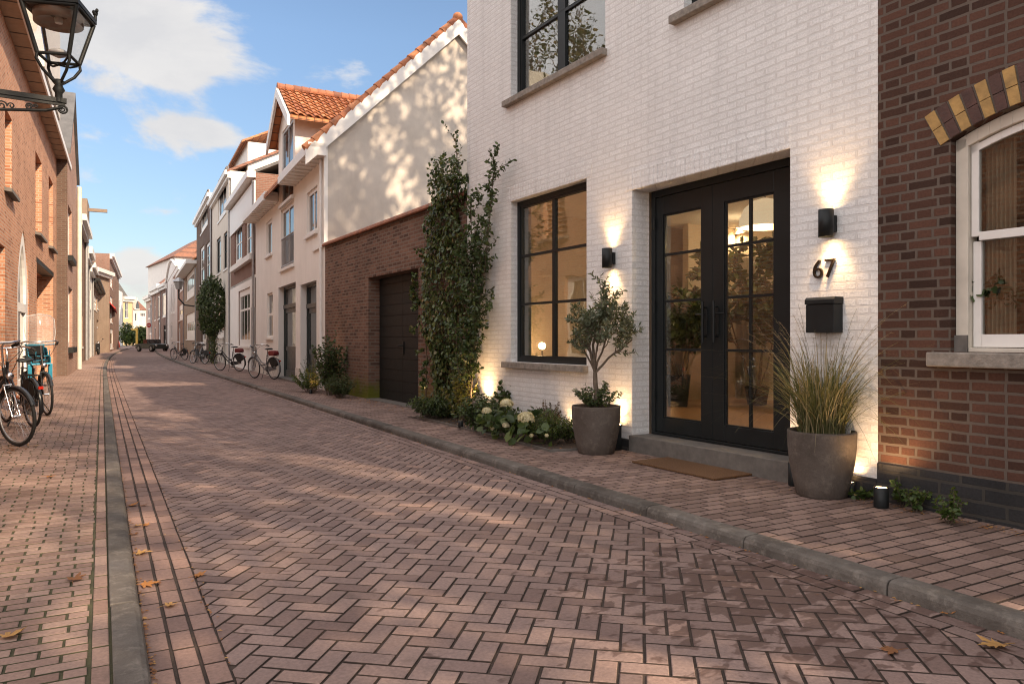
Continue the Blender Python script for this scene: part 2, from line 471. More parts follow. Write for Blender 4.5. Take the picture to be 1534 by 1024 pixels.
RX0, RX1 = .45, 3.55
YA, YB = -4.0, 62.0
M_road = paver_mat('road_clinkers', [(0, (.160, .108, .096)), (.3, (.202, .142, .127)), (.75, (.238, .170, .152)), (.94, (.262, .184, .16)), (1, (.30, .20, .165))], wet=(3.15, 2.75, 1.7, 1.5))
M_walk = paver_mat('pavement_clinkers', [(0, (.19, .122, .098)), (.5, (.255, .172, .142)), (1, (.30, .208, .17))])
M_walk2 = paver_mat('pavement_setts', [(0, (.155, .104, .088)), (.5, (.220, .153, .132)), (1, (.275, .19, .16))])
M_gutter = paver_mat('gutter_clinkers', [(0, (.17, .11, .095)), (.5, (.235, .155, .13)), (1, (.29, .185, .15))])
M_far = plain('far_clinkers', (.22, .145, .122), .8, var=.3, scale=3)

P = Pavers(0.0)
W, a = .102, R(51)         # brick width and the heading of the herringbone
ca, sa = math.cos(a), math.sin(a)
def hb(x, y): return (1.9 + x*ca - y*sa, 20.0 + x*sa + y*ca)
n = 440
for i in range(-n, n):
    for j in range(-n, n):
        k = (i-j) % 4
        if k == 0: c = [(i, j), (i+2, j), (i+2, j+1), (i, j+1)]
        elif k == 3: c = [(i, j), (i+1, j), (i+1, j+2), (i, j+2)]
        else: continue
        cx, cy = hb(c[0][0]*W, c[0][1]*W)
        if cx < RX0-.4 or cx > RX1+.2 or cy < YA or cy > YB: continue
        poly = [hb(p[0]*W, p[1]*W) for p in c]
        poly = clip(clip(poly, -1, 0, -RX0), 1, 0, RX1-.205)
        P.add(poly)
for r in range(2):          # two stretcher rows along the right kerb
    x0 = RX1-.205+r*.102; y = YA - r*.1
    while y < YB:
        P.add([(x0, y), (x0+.1, y), (x0+.1, y+.205), (x0, y+.205)]); y += .207
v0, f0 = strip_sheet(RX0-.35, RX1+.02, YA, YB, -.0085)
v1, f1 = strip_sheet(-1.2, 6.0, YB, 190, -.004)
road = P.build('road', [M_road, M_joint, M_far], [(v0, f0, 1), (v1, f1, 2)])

P = Pavers(0.0)
for c in range(3):
    x0 = .160 + c*.0985; y = YA + rng.random()*.2
    while y < YB:
        l = .205*rng.uniform(.97, 1.03)
        P.add([(x0, y), (x0+.0965, y), (x0+.0965, y+l), (x0, y+l)]); y += l+.002
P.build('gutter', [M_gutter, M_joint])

P = Pavers(0.07, gap=.0045)
y = YA; r = 0
while y < YB:
    x = -.045 - (.09 if r % 2 else 0) + rng.uniform(-.01, .01)
    xe = -2.5 if y < 30 else -1.75
    if r % 2:
        P.add([(x, y), (-.045, y), (-.045, y+.083), (x, y+.083)])
    while x > xe:
        l = .18*rng.uniform(.96, 1.04)
        P.add([(x-l, y), (x, y), (x, y+.083), (x-l, y+.083)]); x -= l+.001
    y += .0845; r += 1
y = YA
while y < YB:
    P.add([(-.042, y), (.030, y), (.030, y+.205), (-.042, y+.205)]); y += .207
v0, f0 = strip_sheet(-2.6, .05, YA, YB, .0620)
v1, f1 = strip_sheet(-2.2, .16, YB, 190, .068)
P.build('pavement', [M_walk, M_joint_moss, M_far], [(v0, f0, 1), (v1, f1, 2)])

P = Pavers(0.07)
y = YA; r = 0
while y < YB:
    x = RX1+.145
    w = .103
    if r % 2 == 0:
        P.add([(x, y), (x+.10, y), (x+.10, y+w), (x, y+w)]); x += .101
    while x < 5.9:
        l = .20*rng.uniform(.97, 1.03)
        q = [(x, y), (x+l, y), (x+l, y+w), (x, y+w)]
        if not (x > 4.30 and 6.98 < y < 11.2): P.add(q)
        x += l+.001
    y += w+.0015; r += 1
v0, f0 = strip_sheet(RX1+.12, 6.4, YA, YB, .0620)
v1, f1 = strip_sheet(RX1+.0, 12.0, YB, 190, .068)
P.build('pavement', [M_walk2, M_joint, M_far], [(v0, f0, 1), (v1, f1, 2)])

def kerb(x0, x1, z1, face, y0, ln, name='kerb'):
    """kerb stones of about a metre; face = +1 when the road lies on the +x side"""
    m = MB(); y = y0; c = .022
    while y < 120:
        l = ln*rng.uniform(.97, 1.03); g = .004
        dz = rng.uniform(-.003, .003); dx = rng.uniform(-.003, .003)
        a0, a1 = x0+dx, x1+dx; zt = z1+dz
        if face > 0: prof = [(a0, -.05), (a1+.012, -.05), (a1+.006, zt-c*1.6), (a1-.004, zt-c*.55), (a1-c, zt-.002), (a1-c*2, zt), (a0+.004, zt), (a0, zt-.004)]
        else: prof = [(a0-.012, -.05), (a1, -.05), (a1, zt-.004), (a1-.004, zt), (a0+c*2, zt), (a0+c, zt-.002), (a0+.004, zt-c*.55), (a0-.006, zt-c*1.6)]
        k = len(prof); e = .004
        vs = []
        for t, s in ((y+g, 1), (y+g+e, 0), (y+l-g-e, 0), (y+l-g, 1)):
            cx = (a0+a1)/2
            for px, pz in prof:
                vs.append((bend(px+(cx-px)*.03*s, t), t, pz-(.003*s if pz > 0 else 0)))
        fs = [tuple(range(k)), tuple(range(3*k, 4*k))[::-1]]
        for r in range(3):
            for i in range(k):
                j = (i+1) % k
                fs.append((r*k+i, (r+1)*k+i, (r+1)*k+j, r*k+j))
        m.add(vs, fs); y += l
    return tag(m.build(name, [M_kerb]), kind='structure')
kerb(.034, .152, .082, 1, YA, 1.0)
kerb(RX1, RX1+.135, .078, -1, YA-.45, .98)

gm = MB(); gm.add([(-900, -900, -.06), (900, -900, -.06), (900, 1200, -.06), (-900, 1200, -.06)], [(0, 1, 2, 3)])
tag(gm.build('ground', [plain('bare_ground', (.12, .10, .08), .9, var=.3, scale=.5)]), kind='structure')

# ------------------------------------------------------------------ fallen leaves
M_dry = [leaf_mat('dry_leaf_%s' % n, [(0, c), (1, c)], .15, .7, .2) for n, c in (('amber', (.34, .15, .05)), ('brown', (.22, .10, .045)), ('ochre', (.42, .24, .09)))]
def maple(seed, m):
    r = random.Random(seed)
    out = []
    for k in range(5):
        a = (-100+50*k)*PI/180 + r.uniform(-.08, .08) + PI/2
        L = (1.0, .95, 1.15, .95, 1.0)[k]*r.uniform(.85, 1.1)*(.72 if k in (0, 4) else 1)
        for da, f in ((-.30, .62), (-.17, .72), (0, 1.0), (.17, .70), (.30, .60)):
            out.append((math.cos(a+da)*L*f, math.sin(a+da)*L*f))
        out.append((math.cos(a+.44)*.36, math.sin(a+.44)*.36))
    out.append((-.06, -.30)); out.append((.0, -.34))
    me = MB(); cu = r.uniform(.12, .3); ax = r.uniform(0, PI)
    vs = [(0, 0, .05)]
    for x, y in out:
        d = x*math.cos(ax)+y*math.sin(ax)
        vs.append((x, y, .05+cu*(d*d)+r.uniform(-.05, .08)))
    vs = [(x*.055, y*.055, max(.002, z*.055)) for x, y, z in vs]
    k = len(out)
    me.add(vs, [(0, i+1, (i+1) % k+1) for i in range(k)], 0, True)
    me.tube([(0, -.015, .004), (.004, -.035, .006), (.012, -.058, .004)], .0012, 5)
    return me.build('fallen_leaf', [m])
protos = [maple(s, M_dry[s % 3]) for s in range(6)]
spots = []
for (px, py, z, sc, lab) in [
  (197, 757, .004, 1.0, 'brown maple leaf lying against the left kerb, farthest along the gutter bricks'),
  (214, 757, .004, .8, 'small curled maple leaf on the gutter bricks beside the farthest leaf at the kerb'),
  (204, 788, .004, 1.0, 'brown maple leaf at the foot of the left kerb, next to a smaller folded leaf'),
  (218, 787, .004, .7, 'small folded brown leaf on the gutter bricks next to a larger leaf at the kerb'),
  (201, 800, .004, .75, 'little tan leaf at the kerb foot just below the pair on the gutter bricks'),
  (209, 829, .004, 1.15, 'broad amber maple leaf at the kerb foot, alone halfway along the gutter'),
  (218, 876, .004, 1.2, 'largest tan maple leaf at the kerb foot, with a small leaf touching its side'),
  (237, 873, .004, .7, 'small brown leaf touching the side of the largest tan gutter leaf'),
  (252, 907, .004, .95, 'curled brown leaf with raised stalk in the middle gutter row, nearest the camera'),
  (296, 862, .003, .95, 'orange brown leaf at the edge of the herringbone paving beside the gutter'),
  (112, 868, .075, 1.25, 'large dry maple leaf in the middle of the left brick pavement'),
  (13, 953, .075, 1.2, 'dry maple leaf at the near corner of the left brick pavement'),
  (73, 714, .075, 1.0, 'pale leaf in the sunny part of the left pavement near the bicycles'),
  (22, 674, .075, 1.2, 'amber leaf under the front wheel of the nearest bicycle'),
  (52, 668, .075, .9, 'tan leaf on the pavement just right of the nearest bicycle wheel'),
  (1420, 918, .004, 1.0, 'small orange brown leaf at the foot of the right kerb'),
  (1338, 975, .004, 1.1, 'amber maple leaf on the damp herringbone bricks near the right kerb'),
  (1496, 967, .004, 1.5, 'long pale pink tan leaf flat on the bricks at the near right corner'),
  (1003, 690, .074, .8, 'small tan leaf on the pavement behind the coir doormat')]:
    spots.append((px, py, z, sc, lab))
for i, (px, py, z, sc, lab) in enumerate(spots):
    o = protos[i % 6] if i < 6 else protos[i % 6].copy()
    if i >= 6: C.objects.link(o)
    x, y = gnd(px, py, z)
    o.location = (x, y, z+.002); o.rotation_euler = (rng.uniform(-.12, .12), rng.uniform(-.12, .12), rng.uniform(0, 6.28)); o.scale = (sc,)*3
    tag(o, lab, 'fallen leaf', 'dry maple leaves fallen on the paving')
def litter():
    v, f, mi = [], [], []
    def one(x, y, z, s):
        a = rng.uniform(0, 6.28); b = len(v)
        for (p, q, h) in ((0, -1, .0), (.55, 0, .35), (0, 1, .1), (-.55, 0, .3)):
            v.append((x+(p*math.cos(a)-q*math.sin(a))*s, y+(p*math.sin(a)+q*math.cos(a))*s, z+h*s*rng.uniform(.3, 1)+.002))
        f.append((b, b+1, b+2, b+3)); mi.append(rng.randrange(3))
    for k in range(520): one(.165+abs(rng.gauss(0, .012)), 2.6+30*rng.random()**2, .002, rng.uniform(.006, .014))
    for k in range(140): one(.455+rng.gauss(0, .012), 2.6+14*rng.random()**1.5, .002, rng.uniform(.006, .013))
    for k in range(320): one(RX1-.01-abs(rng.gauss(0, .014)), 1.5+24*rng.random(), .002, rng.uniform(.006, .016))
    for k in range(260): one(rng.uniform(4.35, 4.95), rng.uniform(12.0, 18.5), .073, rng.uniform(.01, .03))
    for k in range(160): one(rng.uniform(4.35, 5.15), rng.uniform(7.0, 11.0), .085, rng.uniform(.01, .025))
    for k in range(260): one(5.14+rng.gauss(0, .04), rng.uniform(1.5, 3.75), .073, rng.uniform(.006, .016))
    for k in range(60): one(-.9+rng.gauss(0, .16), 10.2+rng.gauss(0, .25), .073, rng.uniform(.01, .025))
    for k in range(150): one(rng.uniform(-2, 3.4), rng.uniform(2.5, 25), .002 if rng.random() < .0 else (.073 if False else .004), rng.uniform(.004, .01))
    v2 = [(x, y, z if x > .15 or z > .05 else z+.072) for x, y, z in v]
    return np_mesh('leaf_litter', v2, f, M_dry, mi=mi)
tag(litter(), 'scattered bits of dry leaf along the kerbs and under the shrubs', 'leaf litter', kind='stuff')
# ------------------------------------------------------------------ building kit
def wall_grid(mb, x0, x1, z0, z1, holes, y=0.0, mi=0, rmi=None):
    """a wall face at local y with rectangular openings (a, b, c, d, reveal depth)"""
    xs = sorted({x0, x1, *[min(max(h[i], x0), x1) for h in holes for i in (0, 1)]})
    zs = sorted({z0, z1, *[min(max(h[i], z0), z1) for h in holes for i in (2, 3)]})
    for i in range(len(xs)-1):
        for j in range(len(zs)-1):
            cx, cz = (xs[i]+xs[i+1])/2, (zs[j]+zs[j+1])/2
            if any(h[0] < cx < h[1] and h[2] < cz < h[3] for h in holes): continue
            mb.quad((xs[i], y, zs[j]), (xs[i+1], y, zs[j]), (xs[i+1], y, zs[j+1]), (xs[i], y, zs[j+1]), mi)
    r = mi if rmi is None else rmi
    for a, b, c, d, dep in holes:
        mb.quad((a, y, c), (a, y, d), (a, y+dep, d), (a, y+dep, c), r)
        mb.quad((b, y, c), (b, y+dep, c), (b, y+dep, d), (b, y, d), r)
        mb.quad((a, y, d), (b, y, d), (b, y+dep, d), (a, y+dep, d), r)
        mb.quad((a, y, c), (a, y+dep, c), (b, y+dep, c), (b, y, c), r)

def shell(mb, x0, x1, y0, y1, z0, z1, mi=0, top=True, left=True, right=True):
    """sides, back and top of a house body; its front is a wall_grid"""
    if left: mb.quad((x0, y1, z0), (x0, y0, z0), (x0, y0, z1), (x0, y1, z1), mi)
    if right: mb.quad((x1, y0, z0), (x1, y1, z0), (x1, y1, z1), (x1, y0, z1), mi)
    mb.quad((x1, y1, z0), (x0, y1, z0), (x0, y1, z1), (x1, y1, z1), mi)
    if top: mb.quad((x0, y0, z1), (x1, y0, z1), (x1, y1, z1), (x0, y1, z1), mi)

def window(parent, x0, x1, z0, z1, y, frame, glass, fw=.06, cols=(), rows=(), bar=.03, dep=.07, sill=None, name='window', sash=0.0, label=None):
    m = MB()
    m.box(x0, x0+fw, y, y+dep, z0, z1); m.box(x1-fw, x1, y, y+dep, z0, z1)
    m.box(x0+fw, x1-fw, y, y+dep, z0, z0+fw); m.box(x0+fw, x1-fw, y, y+dep, z1-fw, z1)
    a, b, c, d = x0+fw, x1-fw, z0+fw, z1-fw
    if sash:
        s = sash
        m.box(a, a+s, y+.012, y+dep-.01, c, d); m.box(b-s, b, y+.012, y+dep-.01, c, d)
        m.box(a+s, b-s, y+.012, y+dep-.01, c, c+s); m.box(a+s, b-s, y+.012, y+dep-.01, d-s, d)
        a, b, c, d = a+s, b-s, c+s, d-s
    rz = []
    for t in rows:
        t, w = t if isinstance(t, tuple) else (t, bar)
        z = c+(d-c)*t; m.box(a, b, y+.016, y+dep-.014, z-w/2, z+w/2); rz.append((z-w/2, z+w/2))
    edges = [c]+[e for p in sorted(rz) for e in p]+[d]
    for t in cols:
        t, w = t if isinstance(t, tuple) else (t, bar)
        x = a+(b-a)*t
        for k in range(0, len(edges), 2): m.box(x-w/2, x+w/2, y+.014, y+dep-.012, edges[k], edges[k+1])
    o = m.build(name, [frame], parent)
    if label: o['label'] = label
    g = MB(); g.box(a-.004, b+.004, y+dep*.5-.004, y+dep*.5+.004, c-.004, d+.004); g.build('pane', [glass], o)
    if sill:
        mat, over, prj, th = sill
        k = MB(); k.box(x0-over, x1+over, y-prj, y+dep*.6, z0-th, z0-.002); k.build('sill', [mat], o, bevel=.006)
    return o

class House:
    def __init__(s, F, um, name, label, cat='house', group=None):
        s.F, s.um = F, um
        s.t = thing(name, label, cat, F.w(um, 0, 0), F.a, group)
    def p(s, px, py, dep=0.0):
        u, z = s.F.at(px, py, dep); return u-s.um, z
    def rect(s, x0, y0, x1, y1, dep=0.0):
        """opening from pixel corners: left, top, right, bottom measured on the facade"""
        a, zt = s.p(x0, y0, dep); b, zt2 = s.p(x1, y0, dep)
        zb = s.p(x0, y1, dep)[1]; zb2 = s.p(x1, y1, dep)[1]
        return a, b, zb, zt
    def w(s, x, y, z=0): return s.F.w(s.um+x, y, z)

def gable_roof(parent, x0, x1, y0, y1, z, rise, mat, over=.25, th=.12, name='roof'):
    """ridge parallel to the street"""
    ym = (y0+y1)/2; k = rise/(ym-y0); e = over
    m = MB()
    pr = [(y0-e, z-e*k), (ym, z+rise), (y1+e, z-e*k), (y1+e, z-e*k+th), (ym, z+rise+th*1.2), (y0-e, z-e*k+th)]
    m.prism_x([pr[0], pr[1], pr[4], pr[5]], x0, x1); m.prism_x([pr[1], pr[2], pr[3], pr[4]], x0, x1)
    return m.build(name, [mat], parent)

# ------------------------------------------------------------------ the white house
UM = -3.66
wh = House(WF, UM, 'white_brick_house', 'white painted brick town house with black glazed double doors and number 67', 'house')
T = wh.t
L0, L1 = -7.116-UM, -.216-UM
def u(x): return x-UM
D = .25
holes = [(u(-3.14), u(-1.03), .07, 2.985, D), (u(-5.78), u(-3.985), 1.0, 3.275, .11),
         (u(-5.78), u(-3.62), 4.72, 7.05, .11), (u(-2.33), u(-.75), 4.66, 7.05, .11)]
m = MB(); wall_grid(m, L0, L1, .0, 7.35, holes); shell(m, L0, L1, 0, 8.0, 0, 7.35, 0, top=False)
wall = m.build('wall', [M_white_brick], T)
# soldier course heads above the openings, a touch proud of the face
def soldier(m, a, b, z, h=.21, w=.068):
    x = a; 
    while x < b-.02:
        m.box(x+.003, min(x+w-.003, b), -.004-rng.random()*.003, .05, z+.004, z+h); x += w
for q in ((u(-3.14)-.12, u(-1.03)+.0, 2.985), (u(-5.78)-.1, u(-3.985)+.1, 3.275)):
    m = MB(); soldier(m, *q); m.build('lintel', [M_white_brick], T, bevel=.004)
m = MB(); m.box(L0-.05, L1+.02, -.05, 5.45, 7.453, 7.56); m.build('coping', [M_stone], T)
for q in ((u(-1.03)+.01, L1, .235), (L0, u(-3.16), .2)):
    m = MB(); m.box(q[0], q[1], -.016, 0.0, .0, q[2]); m.build('plinth', [M_plinth], T)
st = MB(); st.box(u(-3.165), u(-1.02), -.03, D+.14, .03, .252)
stp = st.build('doorstep', [M_stone], T, bevel=.008)
# windows with black frames
window(T, holes[1][0], holes[1][1], 1.0, 3.275, .11, M_black2, M_glass, fw=.065, cols=((.5, .06),), rows=(.345, .672), bar=.034, dep=.08, sill=None, sash=.03)
window(T, holes[2][0], holes[2][1], 4.72, 7.05, .11, M_black2, M_glass, fw=.075, cols=((.5, .17),), rows=(.36, .70), bar=.04, dep=.09, sash=.035)
window(T, holes[3][0], holes[3][1], 4.66, 7.05, .11, M_black2, M_glass, fw=.075, cols=((.5, .15),), rows=(.36, .70), bar=.04, dep=.09, sash=.035)
for (a, b, z) in ((u(-5.915), u(-3.95), 1.0), (u(-5.90), u(-3.585), 4.72), (u(-2.47), u(-.63), 4.66)):
    k = MB(); k.box(a, b, -.085, .12, z-.085, z-.001); k.build('sill', [M_stone_l], T, bevel=.008)
# double doors
fx0, fx1, fz0, fz1 = u(-3.105), u(-1.03), .256, 2.982
dt = MB(); y0 = D
dt.box(fx0, fx0+.065, y0, y0+.09, fz0, fz1); dt.box(fx1-.065, fx1, y0, y0+.09, fz0, fz1)
dt.box(fx0+.065, fx1-.065, y0, y0+.09, fz1-.075, fz1); dt.box(fx0+.065, fx1-.065, y0, y0+.09, fz0, fz0+.03)
dfr = dt.build('door_frame', [M_black2], T, bevel=.005)
def gx(px): return wh.p(px, 400, D+.03)[0]
xm = (gx(1062)+gx(1077))/2 - .0
def leaf(a, b, g0, g1, cols, handle_x, hside):
    m = MB(); z0, z1 = fz0+.035, fz1-.08; gz0, gz1 = .45, 2.70
    ya, yb = D+.012, D+.068
    m.box(a, g0, ya, yb, z0, z1); m.box(g1, b, ya, yb, z0, z1); m.box(g0, g1, ya, yb, z0, gz0); m.box(g0, g1, ya, yb, gz1, z1)
    # raised bead round the glass
    e = .016
    for q in ((g0, g0+e, gz0, gz1), (g1-e, g1, gz0, gz1), (g0+e, g1-e, gz0, gz0+e), (g0+e, g1-e, gz1-e, gz1)):
        m.box(q[0], q[1], ya+.012, yb-.012, q[2], q[3])
    d = m.build('door', [M_black2], T, bevel=.004)
    zz = []
    for py in (382, 451.5, 523):
        z = wh.p(995, py, D+.03)[1]; zz.append(z)
        bm = MB(); bm.box(g0+e, g1-e, ya+.010, yb-.010, z-.013, z+.013); bm.build('glazing_bar', [M_black2], d)
    ed = [gz0+e]+[q for z in sorted(zz) for q in (z-.013, z+.013)]+[gz1-e]
    for cx in cols:
        bm = MB(); bm.box(cx-.014, cx+.014, ya+.014, yb-.014, gz0+e, gz1-e); bm.build('glazing_bar', [M_black2], d)
    g = MB(); g.box(g0+.004, g1-.004, D+.036, D+.042, gz0+.004, gz1-.004); g.build('pane', [M_glass], d)
    h = MB(); zc = 1.50
    h.tube([(handle_x, D-.045, zc-.21), (handle_x, D-.045, zc+.21)], .014, 10)
    for z in (zc-.15, zc+.15): h.tube([(handle_x, D-.045, z), (handle_x, D+.014, z)], .009, 8)
    h.tube([(handle_x, D-.02, zc+.08), (handle_x+.12*hside, D-.02, zc+.08)], .009, 8)
    h.box(handle_x-.022, handle_x+.022, D+.002, D+.013, zc-.13, zc+.13)
    h.build('handle', [M_black], d)
    hx = (a-.012) if hside < 0 else (b+.012)
    for z in (.62, 1.62, 2.55): hg = MB(); hg.tube([(hx, D-.006, z), (hx, D-.006, z+.13)], .012, 8); hg.build('hinge', [M_iron], d)
leaf(fx0+.068, xm-.002, gx(995), gx(1052), (), gx(1060), -1)
leaf(xm+.002, fx1-.068, gx(1086.5), gx(1161), (gx(1124),), gx(1077), 1)
# house number
def text_mesh(name, s, size, mat, parent, loc, rot, ext=.01, space=1.0):
    cu = bpy.data.curves.new(name, 'FONT'); cu.body = s; cu.size = size; cu.extrude = ext; cu.bevel_depth = .0008
    cu.align_x = 'CENTER'; cu.align_y = 'CENTER'; cu.space_character = space; cu.offset = -.003
    tmp = bpy.data.objects.new(name, cu); C.objects.link(tmp)
    dg = bpy.context.evaluated_depsgraph_get()
    me = bpy.data.meshes.new_from_object(tmp.evaluated_get(dg)); bpy.data.objects.remove(tmp)
    me.materials.clear(); me.materials.append(mat)
    o = bpy.data.objects.new(name, me); C.objects.link(o); o.parent = parent; o.location = loc; o.rotation_euler = rot
    return o
nx, nz = wh.p(1236, 404)
text_mesh('house_number', '67', .225, plain('bronze_numerals', (.035, .025, .018), .35, .7), T, (nx, -.016, nz), (PI/2, 0, 0))

# the room behind the glass
M_room = plain('warm_room_plaster', (.60, .50, .385), .85, var=.05)
M_ceil = plain('white_ceiling', (.74, .70, .64), .85, var=.03)
M_oak = plain('oak_floor', (.30, .17, .085), .4, var=.3, scale=6)
rx0, rx1, ry0, ry1, rz0, rz1 = L0+.25, L1-.15, .36, 5.2, .245, 3.36
m = MB()
m.quad((rx0, ry1, rz0), (rx1, ry1, rz0), (rx1, ry1, rz1), (rx0, ry1, rz1), 0)
m.quad((rx0, ry0, rz0), (rx0, ry1, rz0), (rx0, ry1, rz1), (rx0, ry0, rz1), 0)
m.quad((rx1, ry1, rz0), (rx1, ry0, rz0), (rx1, ry0, rz1), (rx1, ry1, rz1), 0)
m.quad((rx0, ry0-.2, rz0), (rx1, ry0-.2, rz0), (rx1, ry1, rz0), (rx0, ry1, rz0), 1)
m.quad((rx0, ry0-.2, rz1), (rx0, ry1, rz1), (rx1, ry1, rz1), (rx1, ry0-.2, rz1), 2)
# inner skin of the street wall
wall_grid(m, rx0, rx1, rz0, rz1, [(h[0]-.02, h[1]+.02, max(h[2]-.02, rz0), min(h[3]+.02, rz1), .0) for h in holes[:2]], y=ry0)
m.box(rx0, rx1, ry1-.02, ry1-.001, rz0, rz0+.14, 2); m.box(rx0, rx1, ry1-.05, ry1-.001, rz1-.10, rz1-.001, 2)
px_ = wh.p(1027, 400, 4.0)[0]
m.box(px_-.07, px_+.07, 4.0, ry1-.021, rz0, rz1-.001, 0)          # short partition wall
o = m.build('room', [M_room, M_oak, M_ceil], T, fix=False)
m = MB()                                                          # upstairs rooms
for (a, b) in ((L0+.2, u(-3.0)), (u(-2.9), L1-.1)):
    m.quad((a, 2.6, 3.9), (b, 2.6, 3.9), (b, 2.6, 7.3), (a, 2.6, 7.3)); m.quad((a, .3, 3.9), (a, 2.6, 3.9), (a, 2.6, 7.3), (a, .3, 7.3))
    m.quad((b, .3, 3.9), (b, 2.6, 3.9), (b, 2.6, 7.3), (b, .3, 7.3)); m.quad((a, .3, 7.3), (b, .3, 7.3), (b, 2.6, 7.3), (a, 2.6, 7.3))
m.build('upper_room', [M_room], T, fix=False)

def picture(px0, py0, px1, py1, dep, label, group='framed pictures on the wall inside the house'):
    a, zt = wh.p(px0, py0, dep); b, _ = wh.p(px1, py0, dep); zb = wh.p(px0, py1, dep)[1]
    w, h = b-a, zt-zb
    t = thing('picture_frame', label, 'picture', wh.w((a+b)/2, dep, zb), WF.a, group)
    m = MB(); f = .03
    m.box(-w/2, -w/2+f, -.03, 0, 0, h); m.box(w/2-f, w/2, -.03, 0, 0, h); m.box(-w/2+f, w/2-f, -.03, 0, 0, f); m.box(-w/2+f, w/2-f, -.03, 0, h-f, h)
    m.build('frame', [M_black], t)
    m = MB(); m.box(-w/2+f, w/2-f, -.012, -.002, f, h-f); mt = m.build('mount', [plain('picture_mount', (.7, .66, .58), .8)], t)
    m = MB(); q = w*.26; m.box(-w/2+q, w/2-q, -.016, -.013, h*.25, h*.75); m.build('print', [plain('dark_print', (.12, .10, .08), .6, var=.9, scale=7)], t)
picture(1004, 404, 1024, 450, ry1-.002, 'upright framed print left of the partition, seen through the left glass door')
picture(1034, 416, 1054, 462, ry1-.002, 'wide mounted dark print right of the partition, next to the meeting door stiles')
picture(802, 398, 848, 455, ry1-.002, 'dark framed picture seen through the black gridded ground floor window')
cx0, _ = wh.p(1103, 380, 4.8); cx1, _ = wh.p(1135, 380, 4.8)
m = MB(); pts = []; n = 90
for i in range(n+1):
    t = i/n; pts.append((cx0+(cx1-cx0)*t, 4.8+.04*math.sin(t*70)+.012*math.sin(t*23)))
vs = [(x, y, .27) for x, y in pts]+[(x, y+.0, 2.75) for x, y in pts]+[(x, y+.004, 2.75) for x, y in pts]+[(x, y+.004, .27) for x, y in pts]
k = n+1
m.add(vs, [(i, i+1, k+i+1, k+i) for i in range(n)]+[(2*k+i, 2*k+i+1, 3*k+i+1, 3*k+i) for i in range(n)], 0, True)
ct = thing('curtain', 'ribbed beige curtain hanging behind the right glass door', 'curtain', wh.w(0, 0), WF.a)
m.build('fabric', [plain('beige_linen', (.34, .28, .21), .9, var=.2)], ct, fix=False)
m = MB(); m.tube([(cx0-.1, 4.8, 2.78), (cx1+.1, 4.8, 2.78)], .012, 8); m.build('rod', [M_black], ct)

def downlight(px, py, label):
    # on the ceiling at height rz1: find where the sight line meets it
    d = FPX*(rz1-CZ)/(HY-py); r = ray(px)
    loc = Vector((r[0]*d, r[1]*d, rz1))
    t = thing('ceiling_downlight', label, 'downlight', loc, 0, 'recessed ceiling downlights')
    m = MB(); m.lathe([(.058, -.001), (.062, -.006), (.05, -.010), (.042, -.004)], n=20, cap=False); m.build('trim', [M_ceil], t)
    m = MB(); m.lathe([(.041, -.004), (.02, -.006)], n=16); m.build('lens', [M_warm], t)
    return loc
dl = [downlight(1044, 309, 'small glowing ceiling spot at the top of the left glass door'),
      downlight(1106, 341, 'small glowing ceiling spot at the top of the right glass door'),
      downlight(1054, 352, 'small glowing ceiling spot lower down, close to the left door stile')]
# pendant lamp near the right door leaf
pl = wh.p(1146, 318, 1.0)
t = thing('pendant_lamp', 'pale domed pendant lamp high behind the right glass door', 'pendant lamp', wh.w(pl[0], 1.0, 0), WF.a)
zs = pl[1]-.16
m = MB(); m.lathe([(.27, zs), (.265, zs+.10), (.22, zs+.20), (.13, zs+.28), (.03, zs+.31), (.028, zs+.305), (.125, zs+.27), (.212, zs+.192), (.257, zs+.10), (.262, zs)], n=28, cap=False)
op = emit_mat('opal_shade', (1.0, .74, .46), .42); op.node_tree.nodes['Principled BSDF'].inputs[0].default_value = (.62, .55, .46, 1)
m.build('lamp_shade', [op], t)
m = MB(); m.tube([(0, 0, zs+.3), (0, 0, rz1)], .006, 6); m.build('cord', [M_black], t)
m = MB(); m.ball((0, 0, zs+.13), .05, 12, 8); m.build('bulb', [M_bulb], t)
# table lamp and table inside the window
tl = wh.p(812, 515, .95)
t = thing('side_table', 'dark side table under the lit table lamp inside the window', 'table', wh.w(tl[0], .95, rz0), WF.a)
m = MB(); zt = tl[1]-.23-rz0
m.box(-.3, .3, -.22, .22, zt-.04, zt); m.build('tabletop', [M_oak], t)
for sx in (-.26, .26):
    for sy in (-.18, .18):
        q = MB(); q.box(sx-.02, sx+.02, sy-.02, sy+.02, 0, zt-.041); q.build('leg', [M_oak], t)
t = thing('table_lamp', 'small lit table lamp glowing low in the ground floor window', 'table lamp', wh.w(tl[0], .95, rz0+zt), WF.a)
m = MB(); m.lathe([(.06, .001), (.065, .02), (.015, .03), (.012, .14)], n=18); m.build('base', [M_black], t)
m = MB(); m.ball((0, 0, .20), .055, 14, 10); m.build('bulb', [M_warm], t)
lamp_pts = [wh.w(tl[0], .88, rz0+zt+.22)]

